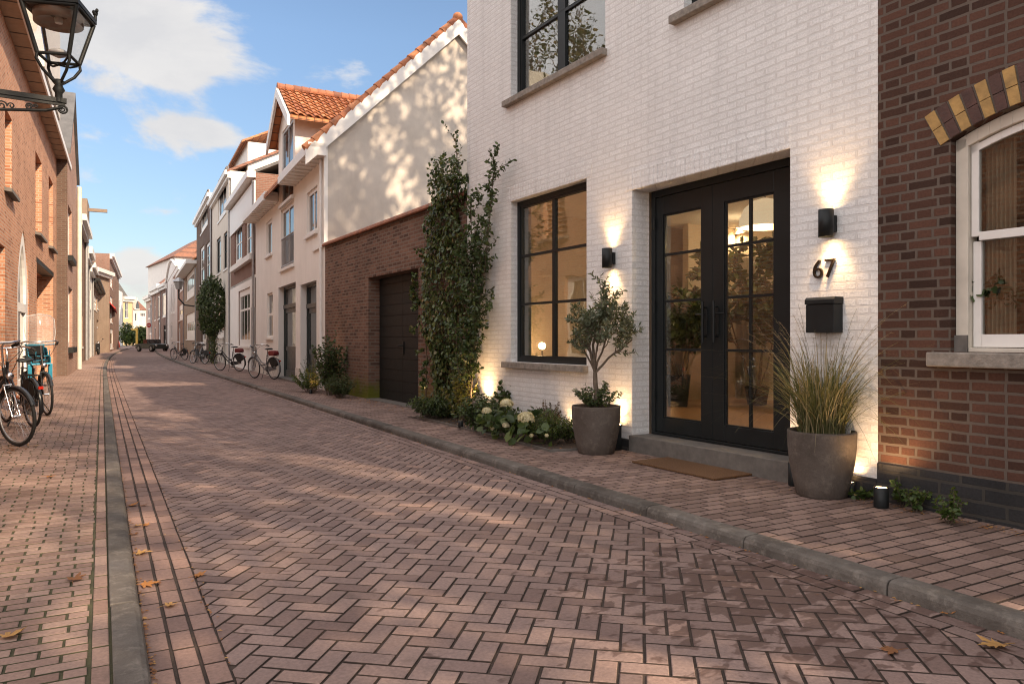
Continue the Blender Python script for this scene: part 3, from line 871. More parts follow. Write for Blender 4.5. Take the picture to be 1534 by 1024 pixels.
# ------------------------------------------------------------------ the dark brick house on the right
bh = House(WF, 2.5, 'dark_brick_house', 'dark red brick house with a yellow striped window arch', 'house')
T = bh.t; B0, B1 = -.214-2.5, 4.6-2.5
wx0, zsp = bh.p(1424, 222); _, zsill = bh.p(1424, 527)
wx1 = wx0+1.50
print('brick window', wx0+2.5, zsp, zsill)
rise = .16; zsp += .06; wc = (wx0+wx1)/2; hw = (wx1-wx0)/2
RR = (hw*hw+rise*rise)/(2*rise); zc = zsp+rise-RR
def arc(k, n, r): 
    a0 = math.asin(hw/RR); a = -a0+2*a0*k/n
    return wc+r*math.sin(a), zc+r*math.cos(a)
NA = 17
m = MB()
w2 = (wx0+3.0, wx1+3.0)
wall_grid(m, B0, B1, 0, 7.0, [(wx0, wx1, zsill, zsp+rise+.001, .12), (wx0+2.5, wx1+2.5, zsill, zsp+rise, .12), (wx0, wx1, 4.7, 6.4, .12), (wx0+2.5, wx1+2.5, 4.7, 6.4, .12)], 0)
# fill between the arch and the square opening head
for k in range(NA):
    a = arc(k, NA, RR); b = arc(k+1, NA, RR); zt = zsp+rise+.001
    m.quad((a[0], 0, a[1]), (b[0], 0, b[1]), (b[0], 0, zt), (a[0], 0, zt)); m.quad((a[0], 0, a[1]), (a[0], .12, a[1]), (b[0], .12, b[1]), (b[0], 0, b[1]))
shell(m, B0, B1, 0, 7.5, 0, 7.0, 0)
m.build('wall', [M_dark_brick], T)
m = MB(); m.box(B0+.003, B1, -.018, -.001, 0, .36); m.build('plinth', [M_plinth], T)
am = MB(); NV = 21
for k in range(NV):
    a0 = math.asin(hw/RR)*1.10; t0 = -a0+2*a0*k/NV+.004; t1 = -a0+2*a0*(k+1)/NV-.004
    yel = k % 2 == 0
    for (ra, rb) in ((.004, .126), (.132, .262)):
        poly = [(wc+(RR+r)*math.sin(t), zc+(RR+r)*math.cos(t)) for t, r in ((t0, ra), (t1, ra), (t1, rb), (t0, rb))]
        am.prism_y(poly, -.012-rng.random()*.003, .05, 0 if yel else 1)
a0 = math.asin(hw/RR)*1.10
for k in range(16):      # bed mortar ring the voussoirs sit on
    t0 = -a0+2*a0*k/16; t1 = -a0+2*a0*(k+1)/16
    am.prism_y([(wc+(RR+r)*math.sin(t), zc+(RR+r)*math.cos(t)) for t, r in ((t0, 0.003), (t1, 0.003), (t1, .262), (t0, .262))], -.004, .06, 2)
am.build('arch', [plain('yellow_arch_brick', (.40, .245, .085), .75, var=.35, scale=12, bump=.4), plain('brown_arch_brick', (.085, .042, .034), .8, var=.35, scale=12, bump=.5), plain('arch_mortar', (.12, .095, .078), .9)], T)
# aged cream sash window under the arch
y0 = .06
def arched(m, x0, x1, z0, off, th, ya, yb):
    """frame with a curved head: off = inset from the arch, th = thickness"""
    m.box(x0, x0+th, ya, yb, z0, zsp+.0); m.box(x1-th, x1, ya, yb, z0, zsp+.0)
    n = 20; hh = (x1-x0)/2
    for k in range(n):
        xa, xb = x0+(x1-x0)*k/n, x0+(x1-x0)*(k+1)/n
        za = [zc+math.sqrt(max(0, (RR-off)**2-(x-wc)**2)) for x in (xa, xb)]
        zl = [z-th*1.05 for z in za]
        m.prism_y([(xa, zl[0]), (xb, zl[1]), (xb, za[1]), (xa, za[0])], ya, yb)
m = MB(); arched(m, wx0+.004, wx1-.004, zsill, .004, .085, y0, y0+.12); m.box(wx0+.089, wx1-.089, y0, y0+.12, zsill, zsill+.03)
wnd = m.build('window', [M_cream_wood], T, bevel=.004)
zmid = bh.p(1458, 355, .1)[1]
m = MB(); arched(m, wx0+.095, wx1-.095, zmid, .095, .05, y0+.03, y0+.075); m.box(wx0+.145, wx1-.145, y0+.03, y0+.075, zmid-.03, zmid+.03)
m.build('sash', [M_wt], wnd, bevel=.003)
m = MB(); a, b = wx0+.095, wx1-.095
m.box(a, a+.055, y0+.055, y0+.1, zsill+.035, zmid-.032); m.box(b-.055, b, y0+.055, y0+.1, zsill+.035, zmid-.032)
m.box(a+.055, b-.055, y0+.055, y0+.1, zsill+.035, zsill+.125)
m.build('sash', [M_wt], wnd, bevel=.003)
m = MB(); m.box(a+.03, b-.03, y0+.078, y0+.083, zsill+.1, zmid); m.box(a+.03, b-.03, y0+.05, y0+.055, zmid, zsp+.12)
m.build('pane', [M_glass_dim], wnd)
k = MB(); k.box(wx0-.13, wx1+.13, -.09, .10, zsill-.105, zsill-.002); k.build('sill', [M_stone_l], wnd, bevel=.01)
k = MB(); k.box(wx0, wx0+.09, .045, .06, zsill, zsill+.12); k.build('frame_foot', [M_stone], wnd)
for (a, z0, z1) in ((wx0+2.5, zsill, zsp+rise), (wx0, 4.7, 6.4), (wx0+2.5, 4.7, 6.4)):
    window(T, a, a+1.5, z0, z1, .04, M_cream_wood, M_dglass, rows=(.5,), sill=(M_stone_l, .1, .15, .1))
# dim room behind the sash, with blind, drapes and a pot plant
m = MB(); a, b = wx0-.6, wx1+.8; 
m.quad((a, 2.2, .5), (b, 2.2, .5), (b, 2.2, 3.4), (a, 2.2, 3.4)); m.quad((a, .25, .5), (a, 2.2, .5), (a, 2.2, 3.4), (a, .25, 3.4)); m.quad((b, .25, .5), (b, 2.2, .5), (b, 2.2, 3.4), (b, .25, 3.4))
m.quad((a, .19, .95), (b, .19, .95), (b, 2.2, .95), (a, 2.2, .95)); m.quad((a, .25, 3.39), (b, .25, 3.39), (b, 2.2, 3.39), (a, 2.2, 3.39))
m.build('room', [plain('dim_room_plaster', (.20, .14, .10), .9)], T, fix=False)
bt = thing('window_blind', 'half transparent slatted blind behind the cream sash window', 'blind', bh.w(wc, .28, zmid-.35), WF.a)
m = MB(); z = 0
while zmid-.35+z < zsp+.16:
    m.add([(-hw+.1, -.012, z), (hw-.1, -.012, z), (hw-.1, .018, z+.022), (-hw+.1, .018, z+.022)], [(0, 1, 2, 3)]); z += .055
m.build('slats', [plain('brown_blind_slat', (.24, .17, .12), .6)], bt, fix=False)
m = MB(); m.box(-hw+.1, hw-.1, -.02, .02, zsp+.19-(zmid-.35), zsp+.24-(zmid-.35)); m.build('headrail', [M_black], bt)
ct = thing('curtain', 'pale brown drape at the left inside the cream sash window', 'curtain', bh.w(wx0, 0), WF.a)
m = MB(); n = 40; pts = [(.12+.20*i/n, .24+.025*math.sin(i*1.1)) for i in range(n+1)]
vs = [(x, y, .98) for x, y in pts]+[(x, y, zsp+.2) for x, y in pts]
m.add(vs, [(i, i+1, n+2+i, n+1+i) for i in range(n)], 0, True); m.build('fabric', [plain('pale_drape', (.46, .40, .33), .9)], ct, fix=False)

# ------------------------------------------------------------------ the brick garage
gh = House(WF, -10.9, 'brick_garage', 'low brown brick garage front with tiled coping and black double door', 'garage')
T = gh.t; G0, G1 = -14.635+10.9, -7.118+10.9
da, db = -11.60+10.9, -9.02+10.9; dz = 2.60; gy = .32
m = MB(); wall_grid(m, G0, G1, 0, 3.62, [(da, db, 0, dz, gy)], .002); shell(m, G0, G1, .002, 2.2, 0, 3.62, 0)
m.build('wall', [M_garage_brick], T)
m = MB(); soldier(m, da-.1, db+.1, dz, .22); m.build('lintel', [M_garage_brick], T, bevel=.004)
m = MB(); x = G0-.02; i = 0       # half round ridge tiles laid along the wall head
while x < G1-.02:
    l = .24; pr = []
    for k in range(9):
        an = PI*k/8; pr.append((.11-.19*math.cos(an), 3.60+.115*math.sin(an)))
    pr2 = pr+[(p[0]*.9+.011, p[1]-.02) for p in pr[::-1]]
    m.prism_x(pr2, x, min(x+l-.008, G1)); x += l-.02; i += 1
m.build('coping', [M_terracotta_d], T)
for (a, b) in ((da+.02, (da+db)/2-.004), ((da+db)/2+.004, db-.02)):
    m = MB(); z = .06; k = 0
    while z < dz-.02:
        h = min(.218, dz-.02-z); m.box(a, b, gy-.08, gy-.04, z, z+h-.012); m.box(a, b, gy-.074, gy-.041, z+h-.012, z+h); z += h; k += 1
    d = m.build('garage_door', [plain('black_garage_boards', (.011, .0125, .0125), .55, var=.25, spec=.25)], T, bevel=.003)
    if a > 0.3: 
        h = MB(); h.box(a+.02, a+.07, gy-.10, gy-.081, 1.02, 1.28); h.tube([(a+.045, gy-.10, 1.2), (a+.045, gy-.15, 1.2), (a-.09, gy-.15, 1.19)], .012, 8); h.build('handle', [M_black], d)
m = MB(); m.box(da, db, gy-.04, gy-.03, 0, dz); m.build('door_backing', [M_black], T)
m = MB(); m.box(da-.0, db+.0, -.06, gy-.09, .055, .085); m.build('threshold', [M_stone], T)
# ------------------------------------------------------------------ the row beyond the garage
def tiles(mb, o, uv, vv, nv, wid, ln, tw=.215, tl=.30, jit=.006):
    """pantiles laid on a slope: o = lower left corner, uv along the eave, vv up the slope, nv outward"""
    o, uv, vv, nv = Vector(o), Vector(uv).normalized(), Vector(vv).normalized(), Vector(nv).normalized()
    nu, nl = int(wid/tw), int(ln/tl)+1; tw = wid/nu
    for j in range(nl):
        for i in range(nu):
            vs = []; K = 6; h0 = .055+rng.uniform(-jit, jit); dv = rng.uniform(-jit, jit)
            for (t, h) in ((0, h0), (0, h0+.02), (1.18, .022)):
                for k in range(K+1):
                    x = i*tw+tw*1.06*k/K; wv = .032*math.sin(2*PI*k/K*.82+.3)
                    y = min((j+t)*tl+dv, ln)
                    vs.append(o+uv*x+vv*y+nv*(h+wv))
            k1 = K+1
            fs = [(r*k1+k, r*k1+k+1, (r+1)*k1+k+1, (r+1)*k1+k) for r in range(2) for k in range(K)]
            mb.add(vs, fs)
def tile_geo_mat(name, stops):
    m, nt, b = newmat(name); co = nt.n('TexCoord', out=3)
    isl = nt.n('NewGeometry', out=None).outputs['Random Per Island']
    c = nt.ramp(isl, stops)
    c = nt.mix(1.0, c, nt.ramp(nt.noise(co, 20, 4), [(.25, .7), (.75, 1.2)]), 'MULTIPLY')
    c = nt.mix(nt.ramp(nt.noise(co, 2.5, 5), [(.55, 0.0), (.72, .55)]), c, (.06, .045, .035))
    setp(nt, b, base=c, rough=.75, normal=nt.bump(nt.noise(co, 50, 4), .3, .006)); return m
M_tg = tile_geo_mat('orange_clay_pantiles', [(0, (.30, .10, .045)), (.5, (.42, .155, .065)), (1, (.52, .22, .10))])
M_tgd = tile_geo_mat('sooty_clay_pantiles', [(0, (.16, .065, .04)), (.5, (.26, .10, .055)), (1, (.36, .14, .07))])

ah = House(RF, -5.86, 'white_dormer_house', 'tall white house with grey plaster side gable and orange tiled dormer', 'house')
T = ah.t; A0, A1 = -11.684+5.86, -.035+5.86
ZE = 6.28; dp = 7.0; KR = .985
def rct(*a): return ah.rect(*a)
wins = [(400, 440, 408.5, 505), (399, 334, 407, 384), (459.5, 290, 475, 354), (421, 316, 440, 404), (422, 232, 441, 296)]
drs = [(417, 431, 443, 566), (450, 427, 474, 574)]
H_ = [rct(*w)+(.09,) for w in wins]; H_[4] = H_[4][:3]+(7.5,)+(.05,)
Dh = []
for (x0, y0, x1, y1) in drs:
    a, b, c, d = rct(x0, y0, x1, y1); Dh.append((a, b, .12, d, .24))
d0, d1 = ah.p(417.5, 300)[0], ah.p(442, 300)[0]
H4 = (ah.p(423, 240)[0], ah.p(439.5, 240)[0], 5.55, 7.85, .05); H_[4] = H4
m = MB(); wall_grid(m, A0, A1, 0, ZE, [h for h in H_[:4]]+Dh+[(H4[0], H4[1], H4[2], ZE, .05)], 0, 0)
shell(m, A0, A1, 0, dp, 0, ZE, 0, top=False, right=False)
m.quad((A1, 0, 0), (A1, .5, 0), (A1, .5, 3.62), (A1, 0, 3.62))
m.build('wall', [M_white_plaster], T)
m = MB(); ry = dp/2; rz = ZE+KR*ry      # grey plaster gable over the garage yard
m.add([(A1+.004, 0, 0), (A1+.004, dp, 0), (A1+.004, dp, ZE), (A1+.004, ry, rz), (A1+.004, 0, ZE)], [(0, 1, 2, 3, 4)])
m.build('gable_wall', [M_gable], T)
m = MB(); m.box(A1-.12, A1+.03, -.03, .06, 3.6, ZE-.2); m.build('corner_trim', [M_wt], T)
m = MB(); m.box(A1-1.3, A1+.06, -.05, .25, 3.60, 3.68); m.build('ledge', [M_wt], T)
m = MB()
m.prism_x([(-.45, ZE-.44), (ry, rz), (ry, rz+.13), (-.45, ZE-.31)], A0, A1+.10); m.prism_x([(ry, rz), (dp+.3, ZE-.3), (dp+.3, ZE-.17), (ry, rz+.13)], A0, A1+.10)
m.build('roof', [M_tile_o], T)
m = MB()      # white barge boards and the verge of half round tiles
for (ya, za, yb, zb) in ((-.50, ZE-.50, ry, rz-.02), (dp+.4, ZE-.41, ry, rz-.02)):
    m.prism_x([(ya, za-.26), (yb, zb-.30), (yb, zb+.10), (ya, za+.13)], A1+.10, A1+.16)
m.build('barge_board', [M_wt], T)
m = MB()
for sgn in (0, 1):
    yy0, zz0, yy1, zz1 = (-.5, ZE-.36, ry, rz+.12) if sgn == 0 else (dp+.4, ZE-.27, ry, rz+.12)
    L_ = math.hypot(yy1-yy0, zz1-zz0); n = int(L_/.30)
    for k in range(n):
        t0, t1 = k/n, (k+1.10)/n
        p0 = Vector((A1+.06, yy0+(yy1-yy0)*t0, zz0+(zz1-zz0)*t0)); p1 = Vector((A1+.06, yy0+(yy1-yy0)*t1, zz0+(zz1-zz0)*t1))
        m.tube([p0, p1], [.115+rng.uniform(-.004, .004), .09], 12)
m.ball((A1+.06, ry, rz+.15), (.14, .14, .14))
m.build('verge_tile', [M_tg], T)
for (a, b) in ((A0, d0), (d1, A1+.16)):      # boxed white eaves either side of the dormer
    m = MB()
    m.box(a, b, -.49, -.005, ZE-.49, ZE-.30); m.box(a, b, -.44, -.02, ZE-.305, ZE-.20)
    x = a+.1
    while x < b-.1: m.box(x, x+.07, -.45, -.01, ZE-.525, ZE-.489); x += .42
    m.build('eaves', [M_wt], T)
m = m
m = MB(); m.tube([(A1-.22, -.06, .1), (A1-.22, -.06, ZE-.5)], .04, 8); m.build('downpipe', [M_wt], T)
# dormer
zc_ = 7.95; zr_ = ah.p(429, 151)[1]+.22; dm = (d0+d1)/2
m = MB()
wall_grid(m, d0, d1, ZE, zc_, [(H4[0], H4[1], ZE, H4[3], .05)], -.004)
m.add([(d0, -.004, zc_), (d1, -.004, zc_), (dm, -.004, zr_)], [(0, 1, 2)])
ys = (zc_-ZE)/KR
for x in (d0, d1): m.add([(x, -.004, ZE-.1), (x, -.004, zc_), (x, ys+.1, zc_)], [(0, 1, 2)])
dmr = m.build('dormer', [M_white_plaster], T)
m = MB(); kk = (zr_-zc_)/(dm-d0); ov = .55; yr = (zr_-ZE)/KR
for s in (-1, 1):
    xe = dm+s*((d1-dm)+ov); ze = zc_-ov*kk
    m.add([(xe, -.25, ze), (dm, -.25, zr_), (dm, yr+.3, zr_), (xe, (ze-ZE)/KR+.3, ze), (xe, -.25, ze+.1), (dm, -.25, zr_+.1), (dm, yr+.3, zr_+.1), (xe, (ze-ZE)/KR+.3, ze+.1)],
          [(0, 1, 2, 3), (4, 5, 6, 7), (0, 1, 5, 4), (0, 3, 7, 4)])
m.build('dormer_roof', [M_tile_oy], dmr)
m = MB(); 
for s in (1, -1):
    xe = dm+s*((d1-dm)+ov); ze = zc_-ov*kk+.1
    sl = Vector((dm-xe, 0, zr_-ze+.1)); nn = Vector((-sl.z, 0, sl.x)) if s < 0 else Vector((sl.z, 0, -sl.x))
    if nn.z < 0: nn = -nn
    tiles(m, (xe, -.24, ze), (0, 1, 0), sl, nn, yr+.1, sl.length)
m.build('dormer_tiles', [M_tg], dmr)
m = MB(); n = 12
for k in range(n): m.tube([(dm, -.28+(yr+.3)*k/n, zr_+.16), (dm, -.28+(yr+.3)*(k+1.08)/n, zr_+.16)], [.13, .11], 10)
m.build('dormer_ridge', [M_tgd], dmr)
m = MB()
for s in (-1, 1):
    xe = dm+s*((d1-dm)+ov+.02); ze = zc_-ov*kk
    m.prism_y([(xe, ze-.2), (dm, zr_-.16), (dm, zr_+.14), (xe, ze+.1)], -.32, -.25)
m.build('barge_board', [M_wt], dmr)
window(T, H4[0], H4[1], H4[2], H4[3], .02, plain('grey_window_frame', (.40, .42, .44), .45), M_dglass2, fw=.09, cols=((.5, .09),), rows=((.36, .16),), sill=(M_wt, .15, .12, .1), name='window', label='tall grey framed dormer window')
window(T, *H_[0][:4], .05, M_wt, M_dglass, fw=.07, rows=((.52, .09),), sill=(M_wt, .1, .12, .09))
window(T, *H_[1][:4], .05, M_wt, M_dglass, fw=.08, rows=(), sill=(M_wt, .1, .12, .09))
window(T, *H_[2][:4], .05, M_wt, M_dglass, fw=.10, cols=((.55, .10),), sill=(M_wt, .1, .12, .09))
window(T, *H_[3][:4], .05, M_wt, M_dglass, fw=.10, cols=((.5, .10),), sill=(M_wt, .1, .12, .09), label='tall balcony window with rail')
m = MB(); a, b, c, d, _ = H_[3]
for z in (c+.95, c+.08): m.tube([(a, .02, z), (b, .02, z)], .025, 6)
for k in range(15): x = a+(b-a)*(k+.5)/15; m.tube([(x, .02, c+.08), (x, .02, c+.95)], .01, 5)
m.build('balcony_rail', [M_zinc], T)
M_dgreen = plain('dark_green_door_paint', (.022, .030, .030), .35)
def door(parent, a, b, z0, z1, y, mat, glass=True, trans=.78, label=None, pane=M_dglass):
    m = MB(); w = b-a; f = .08; zt = z0+(z1-z0)*trans
    m.box(a, a+f, y, y+.1, z0, z1); m.box(b-f, b, y, y+.1, z0, z1); m.box(a+f, b-f, y, y+.1, z1-f, z1); m.box(a+f, b-f, y-.03, y+.09, zt-.06, zt+.06)
    m.box(a+f, b-f, y+.03, y+.08, z0, z0+.22)
    zl = z0+(zt-z0)*.40
    m.box(a+f, b-f, y+.03, y+.08, zl-.06, zl+.08); m.box(a+f, a+f+.14, y+.03, y+.08, z0+.22, zt-.06); m.box(b-f-.14, b-f, y+.03, y+.08, z0+.22, zt-.06)
    m.box(a+f+.14, b-f-.14, y+.03, y+.08, zt-.2, zt-.06); m.box(a+f+.14, b-f-.14, y+.055, y+.075, z0+.22, zl-.06)
    d = m.build('door', [mat], parent)
    g = MB(); g.box(a+f, b-f, y+.055, y+.065, zt+.06, z1-f)
    if glass: g.box(a+f+.14, b-f-.14, y+.055, y+.065, zl+.08, zt-.2)
    else: m2 = MB()
    g.build('pane', [pane], d)
    h = MB(); h.tube([(b-f-.07, y-.02, z0+1.05), (b-f-.07, y+.03, z0+1.05)], .02, 8); h.ball((b-f-.07, y-.03, z0+1.05), .032, 10, 6); h.build('handle', [M_chrome], d)
    if label: d['label'] = label
    return d
for a, b, c, d, _ in Dh: door(T, a, b, c, d, .17, M_dgreen)
for a, b, c, d, _ in Dh: m = MB(); m.box(a-.05, b+.05, -.12, .46, .06, .125); m.build('threshold', [M_stone], T)
x = A0
for a, b, c, d, _ in Dh+[(A1, A1, 0, 0, 0)]:
    m = MB(); m.box(x, a-.02, -.02, 0, .05, .5); m.build('plinth', [plain('pale_plinth', (.60, .57, .53), .85)], T); x = b+.02

def row_house(F, px0, px1, name, label, mat, h, holes=(), doors=(), roof=None, cornice=None, depth=7.0, parapet=None, top=True, d0=0.0, extra=None, cat='house', group=None, v0=0.0):
    """holes: (px rect, cols, rows, frame material, glass, reveal, sill)"""
    u0, u1 = F.at(px0, HY, v0)[0], F.at(px1, HY, v0)[0]
    hs = House(F, (u0+u1)/2, name, label, cat, group); T = hs.t
    a, b = u0-hs.um, u1-hs.um
    hh = []
    for hd in holes:
        x0, x1, z0, z1 = hs.rect(*hd[0], v0); hh.append((x0, x1, z0, z1, hd[5] if len(hd) > 5 else .10))
    dd = []
    for q in doors:
        x0, x1, z0, z1 = hs.rect(*q[0], v0); dd.append((x0, x1, .1, z1, q[2] if len(q) > 2 else .18))
    m = MB(); wall_grid(m, a, b, 0, h, hh+dd, v0); shell(m, a, b, v0, depth, 0, h, 0, top=top)
    m.build('wall', [mat], T)
    if (b-a) < 20 and holes:
        m = MB(); m.tube([(b-.18, v0-.07, .1), (b-.18, v0-.07, h-.25)], .05, 6); m.build('downpipe', [M_zinc], T)
    for hd, q in zip(holes, hh):
        window(T, q[0], q[1], q[2], q[3], v0+q[4]*.6, hd[3] if len(hd) > 3 else M_wt, hd[4] if len(hd) > 4 else M_dglass, fw=max(.06, (q[1]-q[0])*.07), cols=hd[1], rows=hd[2],
               bar=.05, sill=(M_wt if len(hd) < 7 else hd[6], .08, .1, .1))
    for q, r in zip(doors, dd): door(T, r[0], r[1], r[2], r[3], v0+r[4]-.08, q[1])
    if cornice:
        cm, ch, pj = cornice
        m = MB(); m.box(a, b, v0-pj, v0-.004, h-ch*.55, h+.02); m.box(a, b, v0-pj*.55, v0-.004, h-ch, h-ch*.55); m.build('cornice', [cm], T)
    if roof: gable_roof(T, a, b, v0, depth, h, roof[0], roof[1], roof[2] if len(roof) > 2 else .2)
    return hs, a, b

cz = lambda F, px, py, dep=0.0: F.at(px, py, dep)[1]
# dark brick house over a white shop front
hB = cz(RF, 366, 264, -.3)
b_, a, b = row_house(RF, 346, 383, 'white_fronted_house', 'brown brick house over a white ground floor with large gridded window', M_brown_brick, hB,
    [((351.5, 318, 362.5, 397), (.5,), (.33, .66)), ((367.5, 308, 380.5, 388), (.5,), (.33, .66)), ((358, 437, 375.5, 517), (.34, .67), ((.68, .09),), M_wt, M_dglass, .05)],
    [((377, 462, 382.5, 552), M_black2)], roof=(2.0, M_slate), depth=8)
T = b_.t; z1 = cz(RF, 366, 420)
m = MB(); zz = cz(RF, 366, 437)
ha = [b_.rect(358, 437, 375.5, 517)+(.03,), (b_.p(377, 460)[0], b_.p(382.5, 460)[0], .1, cz(RF, 380, 460), .03)]
wall_grid(m, a, b, 0, z1, ha, -.03); m.box(a, b, -.03, -.002, z1-.1, z1); m.build('shop_front', [M_white_plaster], T)
m = MB(); m.box(a-.02, b+.02, -.32, -.004, hB-.2, hB+.05); m.box(a, b, -.06, -.004, hB-1.5, hB-.3); m.build('cornice', [M_wt], T)
m = MB(); q = b_.rect(351.5, 318, 380.5, 397); m.box(q[0]-.2, q[1]+.2, -.2, -.003, q[2]-.35, q[2]-.12); m.build('sill_band', [M_wt], T)
# cream house with a steep orange tiled front gablet
hC = cz(RF, 330, 266, -.3)
c_, a, b = row_house(RF, 318, 346, 'cream_house', 'narrow windowed cream plaster house behind the wall tree', M_cream_plaster, hC,
    [((326.5, 272, 339, 334), (.5,), ()), ((324.5, 360, 330.5, 412), (), (.5,), M_black2), ((335, 351, 340.5, 405), (), (.5,), M_black2), ((322, 440, 336, 505), (.5,), (.6,))],
    cornice=(M_wt, .35, .28), roof=(1.8, M_tile_d), depth=7)
m = MB(); x0, x1 = a+2.5, b-.2; xm = (x0+x1)/2; zz = hC+.05
m.box(x0, x1, .8, 3.0, zz, zz+1.5); d = m.build('dormer', [M_white_plaster], c_.t)
m = MB(); m.add([(x0-.2, .5, zz+1.4), (x1+.2, .5, zz+1.4), (x1+.2, 3.5, zz+2.9), (x0-.2, 3.5, zz+2.9), (x0-.2, .5, zz+1.5), (x1+.2, .5, zz+1.5), (x1+.2, 3.5, zz+3.0), (x0-.2, 3.5, zz+3.0)],
   [(0, 1, 2, 3), (4, 5, 6, 7), (0, 1, 5, 4), (1, 2, 6, 5), (3, 0, 4, 7)]); m.build('dormer_roof', [M_tile_o], d)
# umber brick house
hD = cz(RF, 306, 296, -.3)
d_, a, b = row_house(RF, 294.5, 318, 'umber_brick_house', 'tall dark umber brick house with white windows and a white door', M_umber_brick, hD,
    [((300.5, 305, 311, 352), (.33, .66), ()), ((300, 373, 306, 427), (), (.4, .7)), ((308.5, 367, 314.5, 421), (), (.4, .7))],
    [((301.5, 455, 309, 525), M_wt)], cornice=(M_wt, .4, .3), depth=7)
# tan house with a flat canopy
hE = cz(RF, 283, 393, -.6)
e_, a, b = row_house(RF, 276, 294.5, 'tan_canopy_house', 'tan house with a flat white canopy and wide strip windows', M_tan_plaster, hE,
    [((279, 410, 291, 450), (.33, .66), ()), ((279, 472, 292, 508), (.25, .5, .75), ())], depth=7)
m = MB(); m.box(a-.2, b+.05, -.75, .9, hE+.05, hE+.32); m.build('canopy', [M_wt], e_.t)
m = MB(); zt = cz(RF, 288, 352); m.box(a, b, 1.2, 7, hE+.46, zt); m.build('upper_storey', [M_pink_brick], e_.t); gable_roof(e_.t, a, b, 1.2, 7, zt, 3.4, M_tile_o, .3)
# rose brick house
hF = cz(RF, 270, 398, -.3)
row_house(RF, 265.6, 276, 'rose_brick_house', 'slim rose brick house with white windows next to the tan canopy house', M_pink_brick, hF,
    [((269, 404, 274, 438), (.5,), ()), ((268, 458, 275, 480), (.5,), ())], [((267, 484, 270, 518), M_wt)], cornice=(M_wt, .7, .5), roof=(2.5, M_tile_o))
# white house with a bell gable
hG = cz(RF, 257, 412)
g_, a, b = row_house(RF, 250, 265.6, 'bell_gable_house', 'white plaster house with a curved bell gable far along the right side', M_white_plaster, hG,
    [((256, 428, 258, 470), (), (.5,)), ((259, 424, 261.5, 470), (), (.5,)), ((256, 484, 258, 508), (), ())], depth=8)
m = MB(); n = 24; pr = []
for k in range(n+1):
    t = k/n; zt = hG+ (1.7*math.sin(PI*t)**1.3 if 0 < t < 1 else 0); pr.append((a+(b-a)*t, zt))
m.prism_y([(a, hG-.01), *pr[1:-1], (b, hG-.01)], -.05, .4); m.build('gable', [M_white_plaster], g_.t)
m = MB(); m.tube([(x, -.15, z+.05) for x, z in pr], .15, 6); m.build('gable_trim', [M_wt], g_.t)
def fac2(pxa, da, pxb, db):
    """facade through two points at camera depths da, db; pxa is the left one in view"""
    ra, rb = ray(pxa), ray(pxb); A = (ra[0]*da, ra[1]*da); B = (rb[0]*db, rb[1]*db)
    return Fac(B[0], B[1], math.degrees(math.atan2(B[1]-A[1], B[0]-A[0])))
GF = fac2(219, 128, 250, 104)
row_house(GF, 241, 250, 'russet_brick_house', 'russet brick house left of the bell gable house', M_brown_brick, cz(GF, 245, 426), [((243, 440, 248, 475), (.5,), ())], [((245, 487, 248.5, 520), M_black2)], cornice=(M_wt, .8, .5), roof=(3.0, M_tile_d))
k_, a, b = row_house(GF, 228, 241, 'red_roofed_house', 'white topped house under a big dark red tiled roof', M_pink_brick, cz(GF, 232, 430), [((231, 440, 233, 480), (), (.5,)), ((236, 444, 239, 478), (.5,), ()), ((231, 490, 233, 512), (), ())], [((237, 474, 240, 518), M_wt)], cornice=(M_wt, 1.2, .6), roof=(3, M_tile_d))
HF = fac2(222, 140, 262, 122)
k_, a, b = row_house(HF, 222, 262, 'tall_tiled_house', 'tall white house whose steep red tiled roof rises behind the bell gable', M_white_plaster, cz(HF, 226, 399), depth=9)
m = MB(); z = cz(HF, 226, 399); rz_ = cz(HF, 250, 366); m.add([(a-.5, -.5, z), (b+.5, -.5, z), (b+.5, 9.5, z), (a-.5, 9.5, z), (a+(b-a)*.55, 4.5, rz_+1), (b-.5, 4.5, rz_+1)], [(0, 1, 5, 4), (1, 2, 5), (2, 3, 4, 5), (3, 0, 4), (0, 3, 2, 1)]); m.build('roof', [M_tile_d], k_.t)
row_house(GF, 219, 228, 'end_house', 'pale pink house at the far end of the right side', stucco('pale_pink_plaster', (.62, .46, .38)), cz(GF, 222, 444), [((221.5, 462, 224.5, 478), (), ()), ((224.5, 455, 227, 500), (), (.5,))], cornice=(M_wt, .9, .6), roof=(2.2, M_tile_o))

# ------------------------------------------------------------------ the row across the street
lh = House(LF, -19.0, 'orange_brick_building', 'large orange red brick building with blind slit niches and overhanging eaves', 'building')
T = lh.t; a, b = -32.5+19, LF.at(90, HY)[0]+19
he = LF.at(97, 226, -.32)[1]
print('left eave', he)
def lr(*q): return lh.rect(*q)
nich = [lr(53, 225, 62.5, 345)+(.22,), lr(73, 262, 79.5, 366)+(.22,), lr(7.5, 160, 18, 278)+(.22,)]
opening = lr(55, 390, 79.5, 520)
opening = (opening[0], opening[1], .1, LF.at(55, 392)[1], .9)
archw = lr(26, 335, 43, 560); archw = (archw[0], archw[1], .1, archw[3], .25)
bigw = lr(-16, 352, 7.5, 480); bigw = (bigw[0], bigw[1], .75, bigw[3], .3)
m = MB(); wall_grid(m, a, b, 0, he, nich+[opening, archw, bigw], 0)
shell(m, a, b, 0, 9, 0, he)
for q in nich:
    m.quad((q[0], .22, q[2]), (q[1], .22, q[2]), (q[1], .22, q[3]), (q[0], .22, q[3]))
    z = q[2]+.05
    while z < q[3]-.1: m.box(q[0]+.002, q[1]-.002, .14, .219, z, z+.062); z += .136
xa, xb, zb, zt, _ = archw; xm = (xa+xb)/2; zsp_ = zb+(zt-zb)*.55; w_ = (xb-xa)/2
